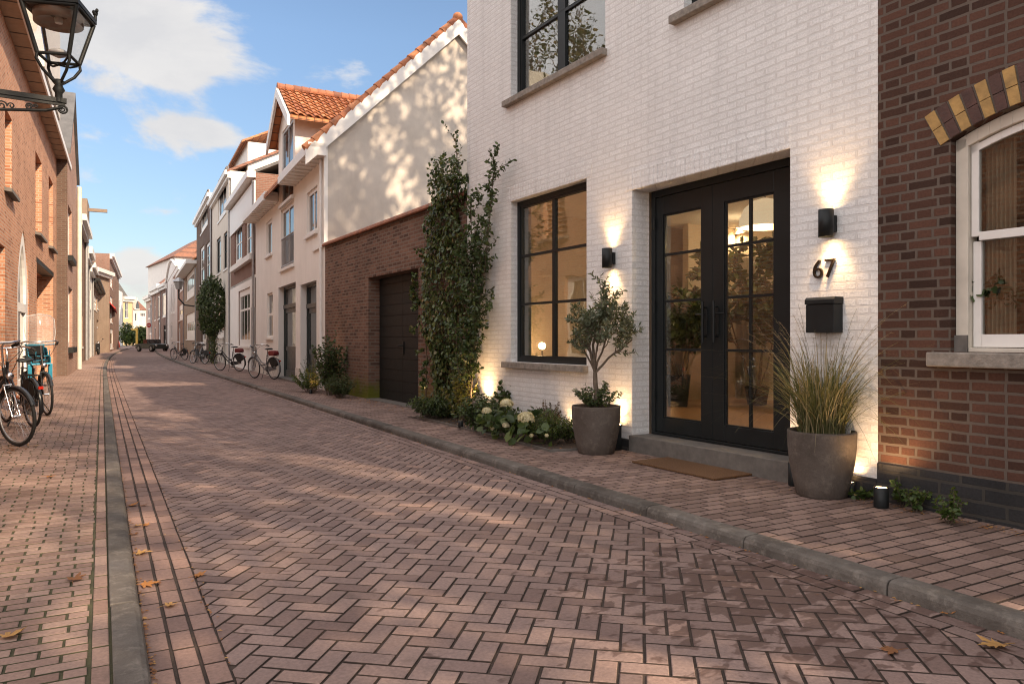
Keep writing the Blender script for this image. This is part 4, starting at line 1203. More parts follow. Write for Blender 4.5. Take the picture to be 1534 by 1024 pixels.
def parch(t, k=1.0, inset=0.0):
    """pointed arch, t from -1 (left spring) over 0 (apex) to 1"""
    s = -1 if t < 0 else 1; q = abs(t)
    return xm+s*(w_-inset)*math.sin(q*PI/2)**1.15 if q > 0 else xm, zsp_+(zt-zsp_-inset)*(1-q**1.45)
NP = 16
ap = [parch(-1+2*k/NP) for k in range(NP+1)]
for k in range(NP):
    p, q = ap[k], ap[k+1]
    m.quad((p[0], 0, p[1]), (q[0], 0, q[1]), (q[0], 0, zt), (p[0], 0, zt)); m.quad((p[0], 0, p[1]), (p[0], .25, p[1]), (q[0], .25, q[1]), (q[0], 0, q[1]))
m.build('wall', [M_orange_brick], T)
m = MB(); th = .34
m.box(xa, xa+th, .02, .14, zb, zsp_); m.box(xb-th, xb, .02, .14, zb, zsp_); m.box(xa+th, xb-th, .02, .14, zsp_-.2, zsp_); m.box(xa+th, xb-th, .04, .14, zb, zb+.3)
ip = [parch(-1+2*k/NP, inset=th) for k in range(NP+1)]
for k in range(NP):
    m.prism_y([ap[k], ap[k+1], ip[k+1], ip[k]], .02, .14)
aw = m.build('window', [M_wt], T); aw['label'] = 'tall white pointed arch window'
m = MB(); m.box(xa+th-.01, xb-th+.01, .08, .09, zb+.3, zsp_-.2); m.prism_y([(xa+th, zsp_), *ip[1:-1], (xb-th, zsp_)], .08, .09); m.build('pane', [M_dglass2], aw)
window(T, *bigw[:4], .1, M_wt, M_dglass, fw=.14, cols=(.33, .66), rows=((.3, .1),), sill=(M_stone, .1, .1, .1))
for q in nich:
    m = MB(); m.prism_x([(-.13, q[2]-.13), (.2, q[2]-.08), (.2, q[2]-.002), (-.13, q[2]-.06)], q[0]-.12, q[1]+.12); m.build('sill', [M_stone], T)
m = MB(); m.box(opening[0]+.05, opening[1]-.05, .82, .9, .1, opening[3]-.02); m.build('garage_door', [plain('grey_metal_door', (.34, .34, .34), .5)], T)
m = MB(); m.box(opening[0]-.1, opening[1]+.1, -.01, .3, opening[3]-.01, opening[3]+.12); m.build('lintel', [M_iron], T)
m = MB()
m.box(a, b, -.32, -.002, he-.02, he+.05, 0); m.box(a, b, -.36, -.32, he-.05, he+.12, 1)
x = a
while x < b: m.box(x, x+.03, -.31, -.01, he-.03, he-.021, 2); x += .8
m.build('eaves', [plain('tan_soffit_board', (.42, .30, .21), .7), M_wt, M_stone], T)
m = MB(); m.prism_x([(-.32, he+.05), (4.5, he+3.6), (9.3, he+.05)], a, b); m.build('roof', [M_slate], T)
q = lr(36, 30, 66, 145); m = MB(); m.box(q[0], q[1], -.4, 3, he+.17, he+2.6); m.build('dormer', [M_cream_wood], T)
m = MB(); xq = b-.35; m.tube([(xq, -.09, .1), (xq, -.09, he-.03)], .055, 10)
for z in (1.2, 3.4, 5.6): m.box(xq-.07, xq+.07, -.15, -.001, z, z+.05)
m.build('downpipe', [M_zinc], T)

gF = House(LF, LF.at(101, HY, -.32)[0]+2.6, 'steep_gabled_house', 'brown brick house with a steep gable, dark side wall and white windows', 'house')
T = gF.t; a, b = -2.6, LF.at(115, HY, -.32)[0]-gF.um
hg = gF.p(108, 250, -.32)[1]; zap = gF.p(107, 143, -.32)[1]
hs_ = [gF.rect(101.8, 305, 107.5, 382, -.32)+(.15,), gF.rect(102.5, 428, 108.5, 520, -.32)+(.15,)]
m = MB(); wall_grid(m, a, b, 0, hg, hs_, -.32); shell(m, a, b, -.32, 7, 0, hg, 1, top=False)
m.add([(a, -.32, hg), (b, -.32, hg), ((a+b)/2, -.32, zap)], [(0, 1, 2)])
m.build('wall', [M_pink_brick, M_umber_brick], T)
for q in hs_: window(T, *q[:4], -.22, M_wt, M_dglass2, fw=.18, rows=((.55, .15),), sill=(M_iron, .1, .25, .2))
m = MB(); xm = (a+b)/2
for s in (-1, 1):
    xe = xm+s*((b-a)/2+.1); m.add([(xe, -.42, hg-.1), (xm, -.42, zap+.1), (xm, 7.2, zap+.1), (xe, 7.2, hg-.1), (xe, -.42, hg+.1), (xm, -.42, zap+.3), (xm, 7.2, zap+.3), (xe, 7.2, hg+.1)],
       [(0, 1, 2, 3), (4, 5, 6, 7), (0, 1, 5, 4), (0, 3, 7, 4)])
m.build('roof', [M_slate], T)
m = MB(); m.tube([(b-.1, -.42, .1), (b-.1, -.42, hg-.2)], .09, 8); m.build('downpipe', [M_cream_wood], T)

z3 = cz(LF, 121, 335)
k_, a, b = row_house(LF, 115.5, 127, 'hoist_beam_house', 'narrow brown house with a hoist beam jutting from its top', M_brown_brick, z3,
    [((117, 395, 120, 440), (), (.5,)), ((120, 470, 124, 520), (), (.5,))], cornice=(M_wt, .5, .4), depth=7)
m = MB(); m.box(b-3.2, b-.3, -.25, 2.2, z3+.05, z3+1.6); m.build('hoist_loft', [plain('weathered_boards', (.22, .16, .12), .85)], k_.t)
m = MB(); m.box(b-1.9, b-1.72, -1.2, .5, z3+1.1, z3+1.28); m.build('hoist_beam', [plain('weathered_boards', (.22, .16, .12), .85)], k_.t)
m = MB(); m.tube([(b-.2, -.1, .1), (b-.2, -.1, z3-.5)], .1, 8); m.build('downpipe', [M_zinc], k_.t)
row_house(LF, 127, 132.5, 'pink_brick_house', 'rose brick house just past the hoist beam house', M_pink_brick, cz(LF, 130, 376), [((128, 400, 130.5, 435), (), (.5,)), ((128.5, 470, 131, 515), (), (.5,))], cornice=(M_wt, .7, .4), depth=7, roof=(2, M_tile_d))
row_house(LF, 132.5, 138, 'white_narrow_house', 'narrow white plastered house in the left row', M_white_plaster, cz(LF, 135, 398), [((133.8, 430, 136.2, 462), (), (.5,))], [((133.6, 476, 136, 520), M_dgreen)], cornice=(M_wt, .6, .4), depth=7)
k_, a, b = row_house(LF, 138, 150, 'tan_low_house', 'low tan house with a dark gutter in the left row', M_tan_brick, cz(LF, 144, 428), [((141, 440, 145, 462), (.5,), ()), ((146, 445, 149, 462), (.5,), ())], [((145, 478, 149, 516), M_wt)], cornice=(M_iron, .3, .5), roof=(2.6, M_slate))
k_, a, b = row_house(LF, 150, 156, 'white_awning_house', 'small white house with a red awning', M_white_plaster, cz(LF, 153, 456), [((151, 462, 153, 468), (), ())], [((152, 482, 155, 518), M_wt)], cornice=(M_wt, .5, .4), depth=7)
m = MB(); z = cz(LF, 153, 466); m.prism_x([(-.01, z+1.6), (-.01, z+1.5), (-1.3, z), (-1.35, z+.1)], a+.5, b-.5); m.build('awning', [plain('red_canvas', (.42, .04, .035), .8)], k_.t)
QF = fac2(139, 66, 164, 72)
k_, a, b = row_house(QF, 139, 164, 'tan_block', 'tall tan block with a grey roof rising behind the left row', M_tan_brick, cz(QF, 150, 404), depth=14, cornice=(M_wt, .6, .5))
gable_roof(k_.t, a, b, 0, 14, cz(QF, 150, 404), 2.4, M_slate, .3)
QF2 = fac2(163.8, 74, 178, 100)
row_house(QF2, 164.3, 178, 'rust_brick_block', 'tall rust brown brick block with stacked white windows at the end of the left row', M_brown_brick, cz(QF2, 172, 398), [((165, 412, 168.5, 428), (.5,), ()), ((165, 442, 168.5, 482), (.5,), (.5,)), ((165.5, 492, 169.5, 522), (), ())], depth=12, cornice=(M_wt, .5, .4))

# ------------------------------------------------------------------ the end of the street
EF = fac2(176, 168, 226, 176)
k_, a, b = row_house(EF, 183, 199.5, 'yellow_house', 'pale yellow house closing the view at the end of the street', stucco('yellow_plaster', (.48, .38, .22)), cz(EF, 190, 444), [((187, 453, 192, 476), (.5,), (.5,)), ((188, 482, 192, 505), (.5,), ())], cornice=(M_cream_wood, 1.2, .8), depth=9)
m = MB(); z = cz(EF, 190, 444); m.prism_y([(a-.3, z), (b+.3, z), (a+(b-a)*.3, cz(EF, 185, 424)), (a-.3, cz(EF, 182, 422))], 2, 8); m.build('roof', [M_slate], k_.t)
k_, a, b = row_house(EF, 199.5, 220, 'arch_gabled_house', 'white house with pointed arch gable and red roof at the end of the street', stucco('offwhite_plaster', (.66, .58, .48)), cz(EF, 210, 464), [((202, 469, 205, 481), (), ()), ((210, 468, 218, 474), (.33, .66), ())], depth=9)
m = MB(); z = cz(EF, 210, 464); m.prism_x([(-.2, z), (4.5, cz(EF, 212, 443)), (9, z)], a, b); m.build('roof', [M_tile_d], k_.t)
m = MB(); q = k_.rect(201, 446, 208, 464); m.prism_y([(q[0], z), (q[1], z), (q[1]-.3, z+1.2), ((q[0]+q[1])/2, q[3]), (q[0]+.3, z+1.2)], -.3, 3); g = m.build('gable', [M_wt], k_.t)
m = MB(); c_ = (q[0]+q[1])/2; m.prism_y([(c_-.5, z+.2), (c_+.5, z+.2), (c_+.4, z+1.2), (c_, q[3]-.5), (c_-.4, z+1.2)], -.33, -.31); m.build('pane', [M_dglass], g)
k_, a, b = row_house(fac2(176, 140, 184, 150), 177.5, 183.5, 'white_end_house', 'thin white house left of the yellow house at the end of the street', M_white_plaster, cz(EF, 180, 446), [((178.5, 450, 181, 462), (), ())], depth=8)
# ------------------------------------------------------------------ foliage kit
NR = np.random.default_rng(11)
def unit(v): return v/np.maximum(np.linalg.norm(v, axis=1, keepdims=True), 1e-6)
def leaf_arrays(Pn, N, Dn, L, wr=.3, fold=.08, droop=.12):
    """leaf blades: points (n,3), face normals, growth directions, lengths"""
    N = unit(np.asarray(N, float)); Dn = np.asarray(Dn, float)
    T = unit(Dn-N*np.sum(Dn*N, axis=1, keepdims=True)+1e-5); B = np.cross(T, N)
    L = np.asarray(L, float)[:, None]; w = L*wr
    prof = [(0, 0, 0), (.28, .8, fold), (.66, .9, fold*.8-droop*.4), (1, 0, -droop), (.66, -.9, fold*.8-droop*.4), (.28, -.8, fold)]
    V = np.stack([Pn+T*L*a+B*w*b+N*L*c for a, b, c in prof], axis=1)
    n = len(V); base = np.arange(n)[:, None]*6
    F = np.concatenate([base+np.array([[0, 1, 2, 3]]), base+np.array([[0, 3, 4, 5]])], axis=0)
    return V.reshape(-1, 3), F
def leaves_obj(name, Pn, N, Dn, L, mat, parent, **k):
    v, f = leaf_arrays(np.asarray(Pn, float), N, Dn, L, **k)
    return np_mesh(name, v, f, mat, parent)
def rnd(n): return NR.normal(size=(n, 3))

def grow(p, d, L, r, lvl, maxl, out, wander=.25, up=.05, kids=4, ratio=.62, ang=(.5, .95), seg=5):
    pts = [Vector(p)]; d = Vector(d).normalized()
    for s in range(seg):
        d = (d+Vector((rng.gauss(0, 1), rng.gauss(0, 1), rng.gauss(0, 1)))*wander*.5+Vector((0, 0, up))).normalized()
        pts.append(pts[-1]+d*L/seg)
    out.append((pts, r, r*.55, lvl))
    if lvl >= maxl: return
    for k in range(kids):
        t = .35+.65*(k+rng.random()*.8)/kids; i = min(int(t*seg), seg-1); f = t*seg-i
        q = pts[i].lerp(pts[i+1], min(f, 1)); dd = (pts[i+1]-pts[i]).normalized()
        ax = dd.orthogonal(); ax.rotate(Matrix.Rotation(rng.uniform(0, 2*PI), 3, dd))
        nd = dd.copy(); nd.rotate(Matrix.Rotation(rng.uniform(*ang), 3, ax))
        grow(q, nd, L*ratio*rng.uniform(.75, 1.2), r*(1-.45*t)*.62, lvl+1, maxl, out, wander, up, kids, ratio, ang, seg)
def wood(branches, minr=.002):
    m = MB()
    for pts, r0, r1, lv in branches:
        n = len(pts); rs = [max(minr, r0+(r1-r0)*i/(n-1)) for i in range(n)]
        m.tube(pts, rs, 8 if r0 > .03 else (6 if r0 > .008 else 4), caps=True)
    return m
def twig_leaves(branches, lv, per, L, spread=.6, jitter=.0, upbias=.3):
    Pn, N, Dn, S = [], [], [], []
    for pts, r0, r1, l in branches:
        if l < lv: continue
        for k in range(per):
            t = .15+.85*(k+rng.random())/per; i = min(int(t*(len(pts)-1)), len(pts)-2); f = t*(len(pts)-1)-i
            q = pts[i].lerp(pts[i+1], f); dd = (pts[i+1]-pts[i]).normalized()
            side = dd.orthogonal(); side.rotate(Matrix.Rotation(k*2.4+rng.random(), 3, dd))
            g = (dd*.6+side*spread+Vector((0, 0, rng.uniform(-.2, .3)))).normalized()
            Pn.append(q+Vector((rng.gauss(0, 1), rng.gauss(0, 1), rng.gauss(0, 1)))*jitter); Dn.append(g)
            N.append(Vector((rng.gauss(0, .6), rng.gauss(0, .6), rng.gauss(upbias, .6)))); S.append(L*rng.uniform(.6, 1.25))
    return np.array([tuple(x) for x in Pn]), np.array([tuple(x) for x in N]), np.array([tuple(x) for x in Dn]), np.array(S)

LM_olive = leaf_mat('olive_leaf', [(0, (.06, .075, .045)), (.5, (.105, .125, .075)), (1, (.19, .205, .135))], .2)
LM_dark = leaf_mat('dark_leaf', [(0, (.026, .045, .017)), (.6, (.056, .085, .028)), (1, (.11, .14, .05))], .22)
LM_ivy = leaf_mat('ivy_leaf', [(0, (.028, .048, .017)), (.5, (.06, .09, .028)), (.88, (.12, .145, .045)), (1, (.18, .12, .05))], .18, .35)
LM_mid = leaf_mat('fresh_leaf', [(0, (.04, .07, .018)), (.6, (.075, .115, .03)), (1, (.13, .16, .045))], .35)
LM_gold = leaf_mat('golden_leaf', [(0, (.08, .095, .022)), (.6, (.14, .14, .035)), (1, (.22, .19, .06))], .4)
LM_grass = leaf_mat('dry_grass_blade', [(0, (.065, .085, .03)), (.45, (.13, .13, .055)), (.8, (.27, .22, .12)), (1, (.38, .30, .18))], .3, .5)
LM_plume = leaf_mat('grass_plume', [(0, (.26, .18, .12)), (1, (.40, .30, .21))], .4, .8)
LM_bronze = leaf_mat('bronze_leaf', [(0, (.05, .035, .018)), (.6, (.09, .06, .03)), (1, (.13, .10, .05))], .25)
LM_bloom = leaf_mat('cream_petal', [(0, (.50, .44, .27)), (.5, (.66, .60, .42)), (1, (.74, .70, .54))], .3, .7)
LM_tree = leaf_mat('autumn_tree_leaf', [(0, (.05, .07, .02)), (.6, (.10, .10, .03)), (1, (.22, .13, .04))], .3)

def shrub(name, label, cat, loc, rx, ry, h, L, n, mat, wr=.32, stems=14, parent_thing=None, part='foliage', fold=.08, group=None, lift=.0):
    """leafy stems rising from one root, leaves along them"""
    t = parent_thing or thing(name, label, cat, loc, 0, group)
    m = MB(); Pn, N, Dn, S = [], [], [], []
    per = max(3, n//stems)
    for s in range(stems):
        a = 2*PI*s/stems+rng.uniform(-.3, .3); q = math.sqrt(rng.uniform(.02, 1))
        tip = Vector((math.cos(a)*rx*q, math.sin(a)*ry*q, lift+h*(1-.42*q*q)*rng.uniform(.72, 1.08)))
        b0 = Vector((math.cos(a)*rx*q*.2, math.sin(a)*ry*q*.2, lift))
        mid = (b0+tip)/2+Vector((rng.gauss(0, .03), rng.gauss(0, .03), h*.12))
        pts = []
        for k in range(7):
            u_ = k/6; pts.append(b0*(1-u_)**2+mid*2*u_*(1-u_)+tip*u_*u_)
        m.tube(pts, [.004*(1-.6*k/6) for k in range(7)], 4)
        for k in range(per):
            u_ = .18+.82*(k+rng.random())/per; i = min(int(u_*6), 5); p = pts[i].lerp(pts[i+1], u_*6-i)
            dd = (pts[i+1]-pts[i]).normalized(); sd = dd.orthogonal(); sd.rotate(Matrix.Rotation(k*2.4+rng.random(), 3, dd))
            Pn.append(tuple(p)); Dn.append(tuple(dd*.45+sd*.8)); N.append((rng.gauss(0, .5), rng.gauss(0, .5), rng.gauss(.6, .4))); S.append(L*rng.uniform(.55, 1.25)*(1.1-.35*u_))
    m.build('stems', [M_bark], t)
    leaves_obj(part, Pn, N, Dn, S, mat, t, wr=wr, fold=fold)
    return t

def planter(parent, r, h, n=48):
    m = MB()
    prof = [(r*.70, .0), (r*.74, .01), (r*.82, h*.2), (r*.93, h*.48), (r*.985, h*.74), (r, h*.97), (r*.99, h), (r*.93, h), (r*.92, h*.985), (r*.90, h*.90)]
    m.lathe(prof, n=n, cap=False); m.lathe([(r*.70, .0), (.01, .0)], n=n, cap=False)
    p = m.build('pot', [M_pot], parent)
    s = MB(); s.lathe([(.001, h*.93), (r*.5, h*.945), (r*.9, h*.915)], n=28, cap=False); s.build('soil', [M_soil], parent)
    return p

# potted olive tree
ox, oy = gnd(893, 682, .07); r_ = ray(893); q = math.hypot(*r_); ox += r_[0]/q*.20; oy += r_[1]/q*.20
ot = thing('potted_olive_tree', 'small olive tree in a round dark pot by the black gridded window', 'potted tree', (ox, oy, .07))
planter(ot, .27, .52)
rng.seed(23)
out = []
trunk = [Vector((0, 0, .48)), Vector((.015, .01, .64)), Vector((-.01, .0, .76)), Vector((.0, .02, .88))]
out.append((trunk, .030, .024, 0))
for (dx, dy, dz, L, r) in ((-.50, .40, .75, .58, .018), (.60, -.42, .70, .56, .016), (-.05, .1, 1, .78, .018), (.15, .5, .9, .54, .013), (-.2, -.5, .8, .54, .013), (.3, .1, 1, .62, .013)):
    grow(trunk[-1], (dx, dy, dz), L, r, 1, 3, out, wander=.35, up=.10, kids=5, ratio=.55, ang=(.45, 1.0))
# the crown as clipped: about 0.95 m wide, up to 2.05 m high
out = [b for b in out if b[3] == 0 or all((p.x/.52)**2+(p.y/.52)**2+((p.z-1.40)/.72)**2 < 1 for p in b[0][2:])]
wood(out, .0016).build('trunk', [M_bark_l], ot)
leaves_obj('crown', *twig_leaves(out, 2, 18, .058, .55), LM_olive, ot, wr=.17, fold=.03)
shrub('', '', '', None, .30, .30, .33, .042, 900, LM_dark, .34, 34, parent_thing=ot, part='underplanting', lift=.47)

# potted ornamental grass
gx_, gy_ = gnd(1237, 747, .07); r_ = ray(1237); q = math.hypot(*r_); gx_ += r_[0]/q*.19-.05; gy_ += r_[1]/q*.19
gt = thing('potted_grass', 'tall feathery grass in a round dark pot under the black letterbox', 'potted plant', (gx_, gy_, .07))
planter(gt, .262, .52)
def blades(n, hmin, hmax, spread, w0, base_r, z0, droop):
    V, F = [], []
    for k in range(n):
        a = rng.uniform(0, 2*PI); br = base_r*math.sqrt(rng.random()); x, y = br*math.cos(a), br*math.sin(a)
        a += rng.gauss(0, .5); h = rng.uniform(hmin, hmax); sp = spread*abs(rng.gauss(.55, .35))*h; dr = droop*rng.random()**1.5*h; S = 9
        w = w0*rng.uniform(.6, 1.2); b = len(V); tw = a+PI/2+rng.gauss(0, .5)
        for s in range(S+1):
            t = s/S; px = x+math.cos(a)*sp*t**1.6; py = y+math.sin(a)*sp*t**1.6; pz = z0+h*(t-.28*t**3)-dr*t**3
            ww = w*(1-t**1.8)*.5+.0004
            V.append((px-math.cos(tw)*ww, py-math.sin(tw)*ww, pz)); V.append((px+math.cos(tw)*ww, py+math.sin(tw)*ww, pz+ww*.3))
        for s in range(S): F.append((b+2*s, b+2*s+1, b+2*s+3, b+2*s+2))
    return V, F
v, f = blades(560, .55, 1.2, .70, .0075, .17, .47, .35)
v2, f2 = blades(190, .45, .85, 1.35, .0065, .18, .47, .8)
f2 = [tuple(i+len(v) for i in q) for q in f2]
np_mesh('foliage', v+v2, f+f2, LM_grass, gt)
V, F = [], []; stm = MB()
for k in range(70):
    a = rng.uniform(0, 2*PI); h = rng.uniform(.8, 1.35); sp = rng.uniform(.1, .62)*h
    pts = [Vector((math.cos(a)*(.1+sp*t**1.7), math.sin(a)*(.1+sp*t**1.7), .47+h*(t-.2*t**3))) for t in np.linspace(0, 1, 9)]
    stm.tube(pts, .0011, 3)
    for s in range(60):
        t = .66+.34*rng.random(); i = min(int(t*8), 7); p = pts[i].lerp(pts[i+1], t*8-i); dd = (pts[i+1]-pts[i]).normalized()
        d = (dd*.8+Vector((rng.gauss(0, 1), rng.gauss(0, 1), rng.gauss(0, 1)))*.33).normalized(); L = rng.uniform(.018, .04)*(1.35-t*.6)
        sd = d.orthogonal()*.0006; b = len(V); V += [tuple(p-sd), tuple(p+sd), tuple(p+d*L+sd*.3), tuple(p+d*L-sd*.3)]; F.append((b, b+1, b+2, b+3))
stm.build('stalk', [LM_grass], gt); np_mesh('plume', V, F, LM_plume, gt)

# ivy covered corner of the garage wall
def wallpt(F, u_, v_, z): return F.w(u_, v_, z)
iv = thing('ivy', 'dense dark ivy climbing the brick garage wall beside the black garage door', 'climbing plant', WF.w(-8.0, -.02, .08))
Pn, N, Dn, S = [], [], [], []
nrm = np.array((-WF.n[0], -WF.n[1], 0.0)); ux = np.array((WF.x[0], WF.x[1], 0)); org = np.array(iv.location)
def ivy_w(z):      # left and right limits along the wall at height z
    l = -8.50+.22*math.sin(z*2.3)+.12*math.sin(z*7.1)+(.35 if z > 3.0 else 0)*(z-3.0); r = -7.12+.16*math.sin(z*3.1+1)+.08*math.sin(z*9)
    if z < .7: l += .10
    return l, min(r, -6.98)
n = 0
while n < 5000:
    z = .1+3.85*rng.random(); l, r = ivy_w(z); x = l+(r-l)*rng.random()
    cl = mnoise.noise((x*2.6, z*2.6, 1.7))+.42
    if rng.random() > .30+cl*1.3: continue
    ed = min(x-l, r-x)/.3
    dpt = (.03+.30*max(0, min(1, ed))**.6*(.45+.8*max(0, mnoise.noise((x*1.8, z*1.5, 8.0))+.5)))*rng.random()**.45
    if dpt > .42: dpt = .42
    Pn.append(tuple(ux*(x+8.0)+nrm*(dpt-.06)+np.array((0, 0, z-.08)))); 
    N.append(tuple(nrm*(.9)+np.array((0, 0, .35))+NR.normal(size=3)*.42)); Dn.append(tuple(np.array((0, 0, -1.0))+nrm*.25+NR.normal(size=3)*.5)); S.append(rng.uniform(.045, .095)); n += 1
leaves_obj('foliage', Pn, N, Dn, S, LM_ivy, iv, wr=.36, fold=.06, droop=.18)
out = []
for k in range(16):
    x = rng.uniform(.0, .95)-.1; z = rng.uniform(3.2, 3.9)
    grow(Vector(tuple(ux*x+nrm*.05+np.array((0, 0, z-.1)))), Vector((0, 0, 1))+Vector(tuple(ux))*rng.uniform(-.7, .5)+Vector(tuple(nrm))*rng.uniform(0, .5), rng.uniform(.35, .75), .006, 1, 2, out, .2, .05, 4, .45)
for k in range(16):
    z = rng.uniform(.5, 3.0); l, r = ivy_w(z)
    grow(Vector(tuple(ux*(l+8.0+.05)+nrm*.12+np.array((0, 0, z-.1)))), Vector((0, 0, -.3))-Vector(tuple(ux))*rng.uniform(.3, .9)+Vector(tuple(nrm))*.4, rng.uniform(.10, .22), .004, 1, 2, out, .3, -.05, 3, .45)
for k in range(5):
    pts = [Vector(tuple(ux*(-.6+k*.3+.05*math.sin(z*2+k))+nrm*.03+np.array((0, 0, z)))) for z in np.linspace(-.02, 3.5, 12)]
    out.append((pts, .014, .005, 0))
wood(out).build('stem', [M_bark], iv)
leaves_obj('shoot', *twig_leaves(out, 1, 9, .062, .8), LM_ivy, iv, wr=.34)

# slender wall shrub at the corner of the white house
sx, sy = WF.w(-6.62, -.22)[:2]
sv = thing('climbing_shrub', 'tall slender leafy shrub trained up the white wall at the house corner', 'climbing plant', (sx, sy, .08))
out = []
for (du, lean, hgt, r) in ((0.0, -.05, 3.3, .022), (.03, .55, 3.75, .017), (-.04, -.22, 2.4, .014), (.05, .10, 2.7, .014)):
    pts = []
    for k in range(10):
        t = k/9; wv = .05*math.sin(t*6+du*60)
        pts.append(Vector(tuple(ux*(du+lean*t+wv*t)+nrm*(.02-.10*t+.03*math.sin(t*7))+np.array((0, 0, hgt*t)))))
    out.append((pts, r, r*.3, 0))
    for k in range(30):
        t = .16+.84*(k+rng.random())/30; i = min(int(t*9), 8); p = pts[i].lerp(pts[i+1], t*9-i)
        d = Vector(tuple(ux))*rng.choice((-1, 1, 1))*rng.uniform(.3, 1.0)+Vector((0, 0, rng.uniform(.2, 1.1)))+Vector(tuple(nrm))*rng.uniform(-.05, .45)
        grow(p, d, rng.uniform(.20, .52)*(1.1-.3*t), .006, 1, 2, out, .25, .06, 3, .5)
wood(out).build('stem', [M_bark], sv)
leaves_obj('foliage', *twig_leaves(out, 1, 9, .066, .75), LM_dark, sv, wr=.30)

# planting bed
bed = MB()
pl_ = [(4.36, 6.99), WF.w(-3.36, -.02)[:2], WF.w(-7.5, -.02)[:2], (4.42, 11.15)]
bed.prism_z([tuple(p) for p in pl_], .03, .086)
bo = bed.build('planting_bed', [M_soil]); tag(bo, kind='structure')
m = MB()
for p, q in ((pl_[1], pl_[0]), (pl_[0], pl_[3])):
    d = Vector((q[0]-p[0], q[1]-p[1])); d.normalize(); nn = Vector((-d.y, d.x))*.012
    m.prism_z([(p[0]-nn.x, p[1]-nn.y), (q[0]-nn.x, q[1]-nn.y), (q[0]+nn.x, q[1]+nn.y), (p[0]+nn.x, p[1]+nn.y)], .04, .097)
tag(m.build('bed_edging', [M_stone]), 'thin stone edging strip around the planting bed below the window', 'edging')
def at(px, py, z=.085): x, y = gnd(px, py, z); return (x, y, z)
shrub('fern_clump', 'low dark feathery fern clump at the garage end of the planting bed', 'plant', at(648, 626), .42, .42, .42, .075, 1500, LM_dark, .18, 46)
shrub('golden_shrub', 'yellow green lit shrub beside the ivy in the planting bed', 'shrub', at(692, 632), .40, .32, .80, .055, 800, LM_gold, .34, 26)
shrub('spreading_fern', 'spreading dark green fern in the middle of the planting bed', 'plant', at(728, 645), .50, .40, .50, .08, 1700, LM_dark, .2, 50)
shrub('dense_shrub', 'dark leafy shrub behind the fern below the corner of the white wall', 'shrub', at(738, 626), .50, .38, .85, .075, 1500, LM_dark, .34, 30)
shrub('laurel_shrub', 'tall stalked shrub with paired dark leaves under the window sill', 'shrub', at(775, 636), .40, .30, .85, .10, 700, LM_dark, .32, 13)
shrub('box_bush', 'rounded green bush nearest the olive pot in the planting bed', 'shrub', at(826, 664), .30, .30, .40, .03, 2600, LM_mid, .34, 70)
shrub('bronze_bush', 'rounded bronze leaved bush behind the green bush in the planting bed', 'shrub', at(824, 652), .28, .25, .46, .03, 1800, LM_bronze, .34, 56)
shrub('small_bush', 'small olive green bush tucked between the olive pot and the planting bed wall', 'shrub', at(852, 662), .2, .2, .30, .03, 900, LM_mid, .32, 36)
hy = shrub('hydrangea', 'hydrangea with cream flower heads and broad leaves below the window', 'hydrangea', at(778, 658), .52, .34, .46, .13, 240, LM_dark, .40, 16)
def bloom(px, py, dep, r):
    d = FPX; rr = ray(px); bx, by = rr[0]*dep, rr[1]*dep; z = CZ+(HY-py)/FPX*dep
    n = int(60+r*2600); Pn = unit(rnd(n)); Pn[:, 2] = np.where(Pn[:, 2] < -.35, -Pn[:, 2], Pn[:, 2])
    c = np.array((bx-hy.location.x, by-hy.location.y, z-hy.location.z)); rad = r*NR.uniform(.82, 1.05, n)[:, None]
    pos = Pn*rad*np.array((1, 1, .82))
    P4, N4, D4, S4 = [], [], [], []
    for i in range(n):
        a = NR.normal(size=3)
        for k in range(4):
            t = np.cross(Pn[i], a); t /= np.linalg.norm(t)+1e-6; b2 = np.cross(Pn[i], t)
            an = k*PI/2; dd = t*math.cos(an)+b2*math.sin(an)
            P4.append(c+pos[i]); N4.append(Pn[i]+NR.normal(size=3)*.12); D4.append(dd+Pn[i]*.15); S4.append(.0155)
    leaves_obj('bloom', P4, N4, D4, S4, LM_bloom, hy, wr=.5, fold=.0)
    m = MB(); m.tube([tuple(c-np.array((c[0]*.5, c[1]*.5, c[2]*.9))), tuple(c-np.array((c[0]*.1, c[1]*.1, .1))), tuple(c)], .004, 5); m.build('flower_stalk', [LM_mid], hy)
for b in ((759, 605, 9.25, .085), (788, 627, 8.8, .105), (729, 616, 9.5, .065), (740, 641, 9.1, .05), (758, 637, 8.9, .045), (796, 652, 8.5, .022), (819, 652, 8.3, .02)): bloom(*b)
# broad leaves along the front of the hydrangea
Pn = []; N = []; Dn = []; S = []
for k in range(70):
    x = rng.uniform(-.1, .35); 
    Pn.append((rng.uniform(-.30, .10), rng.uniform(-.7, .55), rng.uniform(.05, .32))); N.append((rng.gauss(-.5, .35), rng.gauss(-.2, .35), rng.gauss(.7, .25))); Dn.append((rng.gauss(-.6, .4), rng.gauss(0, .6), rng.gauss(-.35, .3))); S.append(rng.uniform(.10, .17))
leaves_obj('broad_leaf', Pn, N, Dn, S, LM_mid, hy, wr=.36, fold=.05)['kind'] = 'stuff'

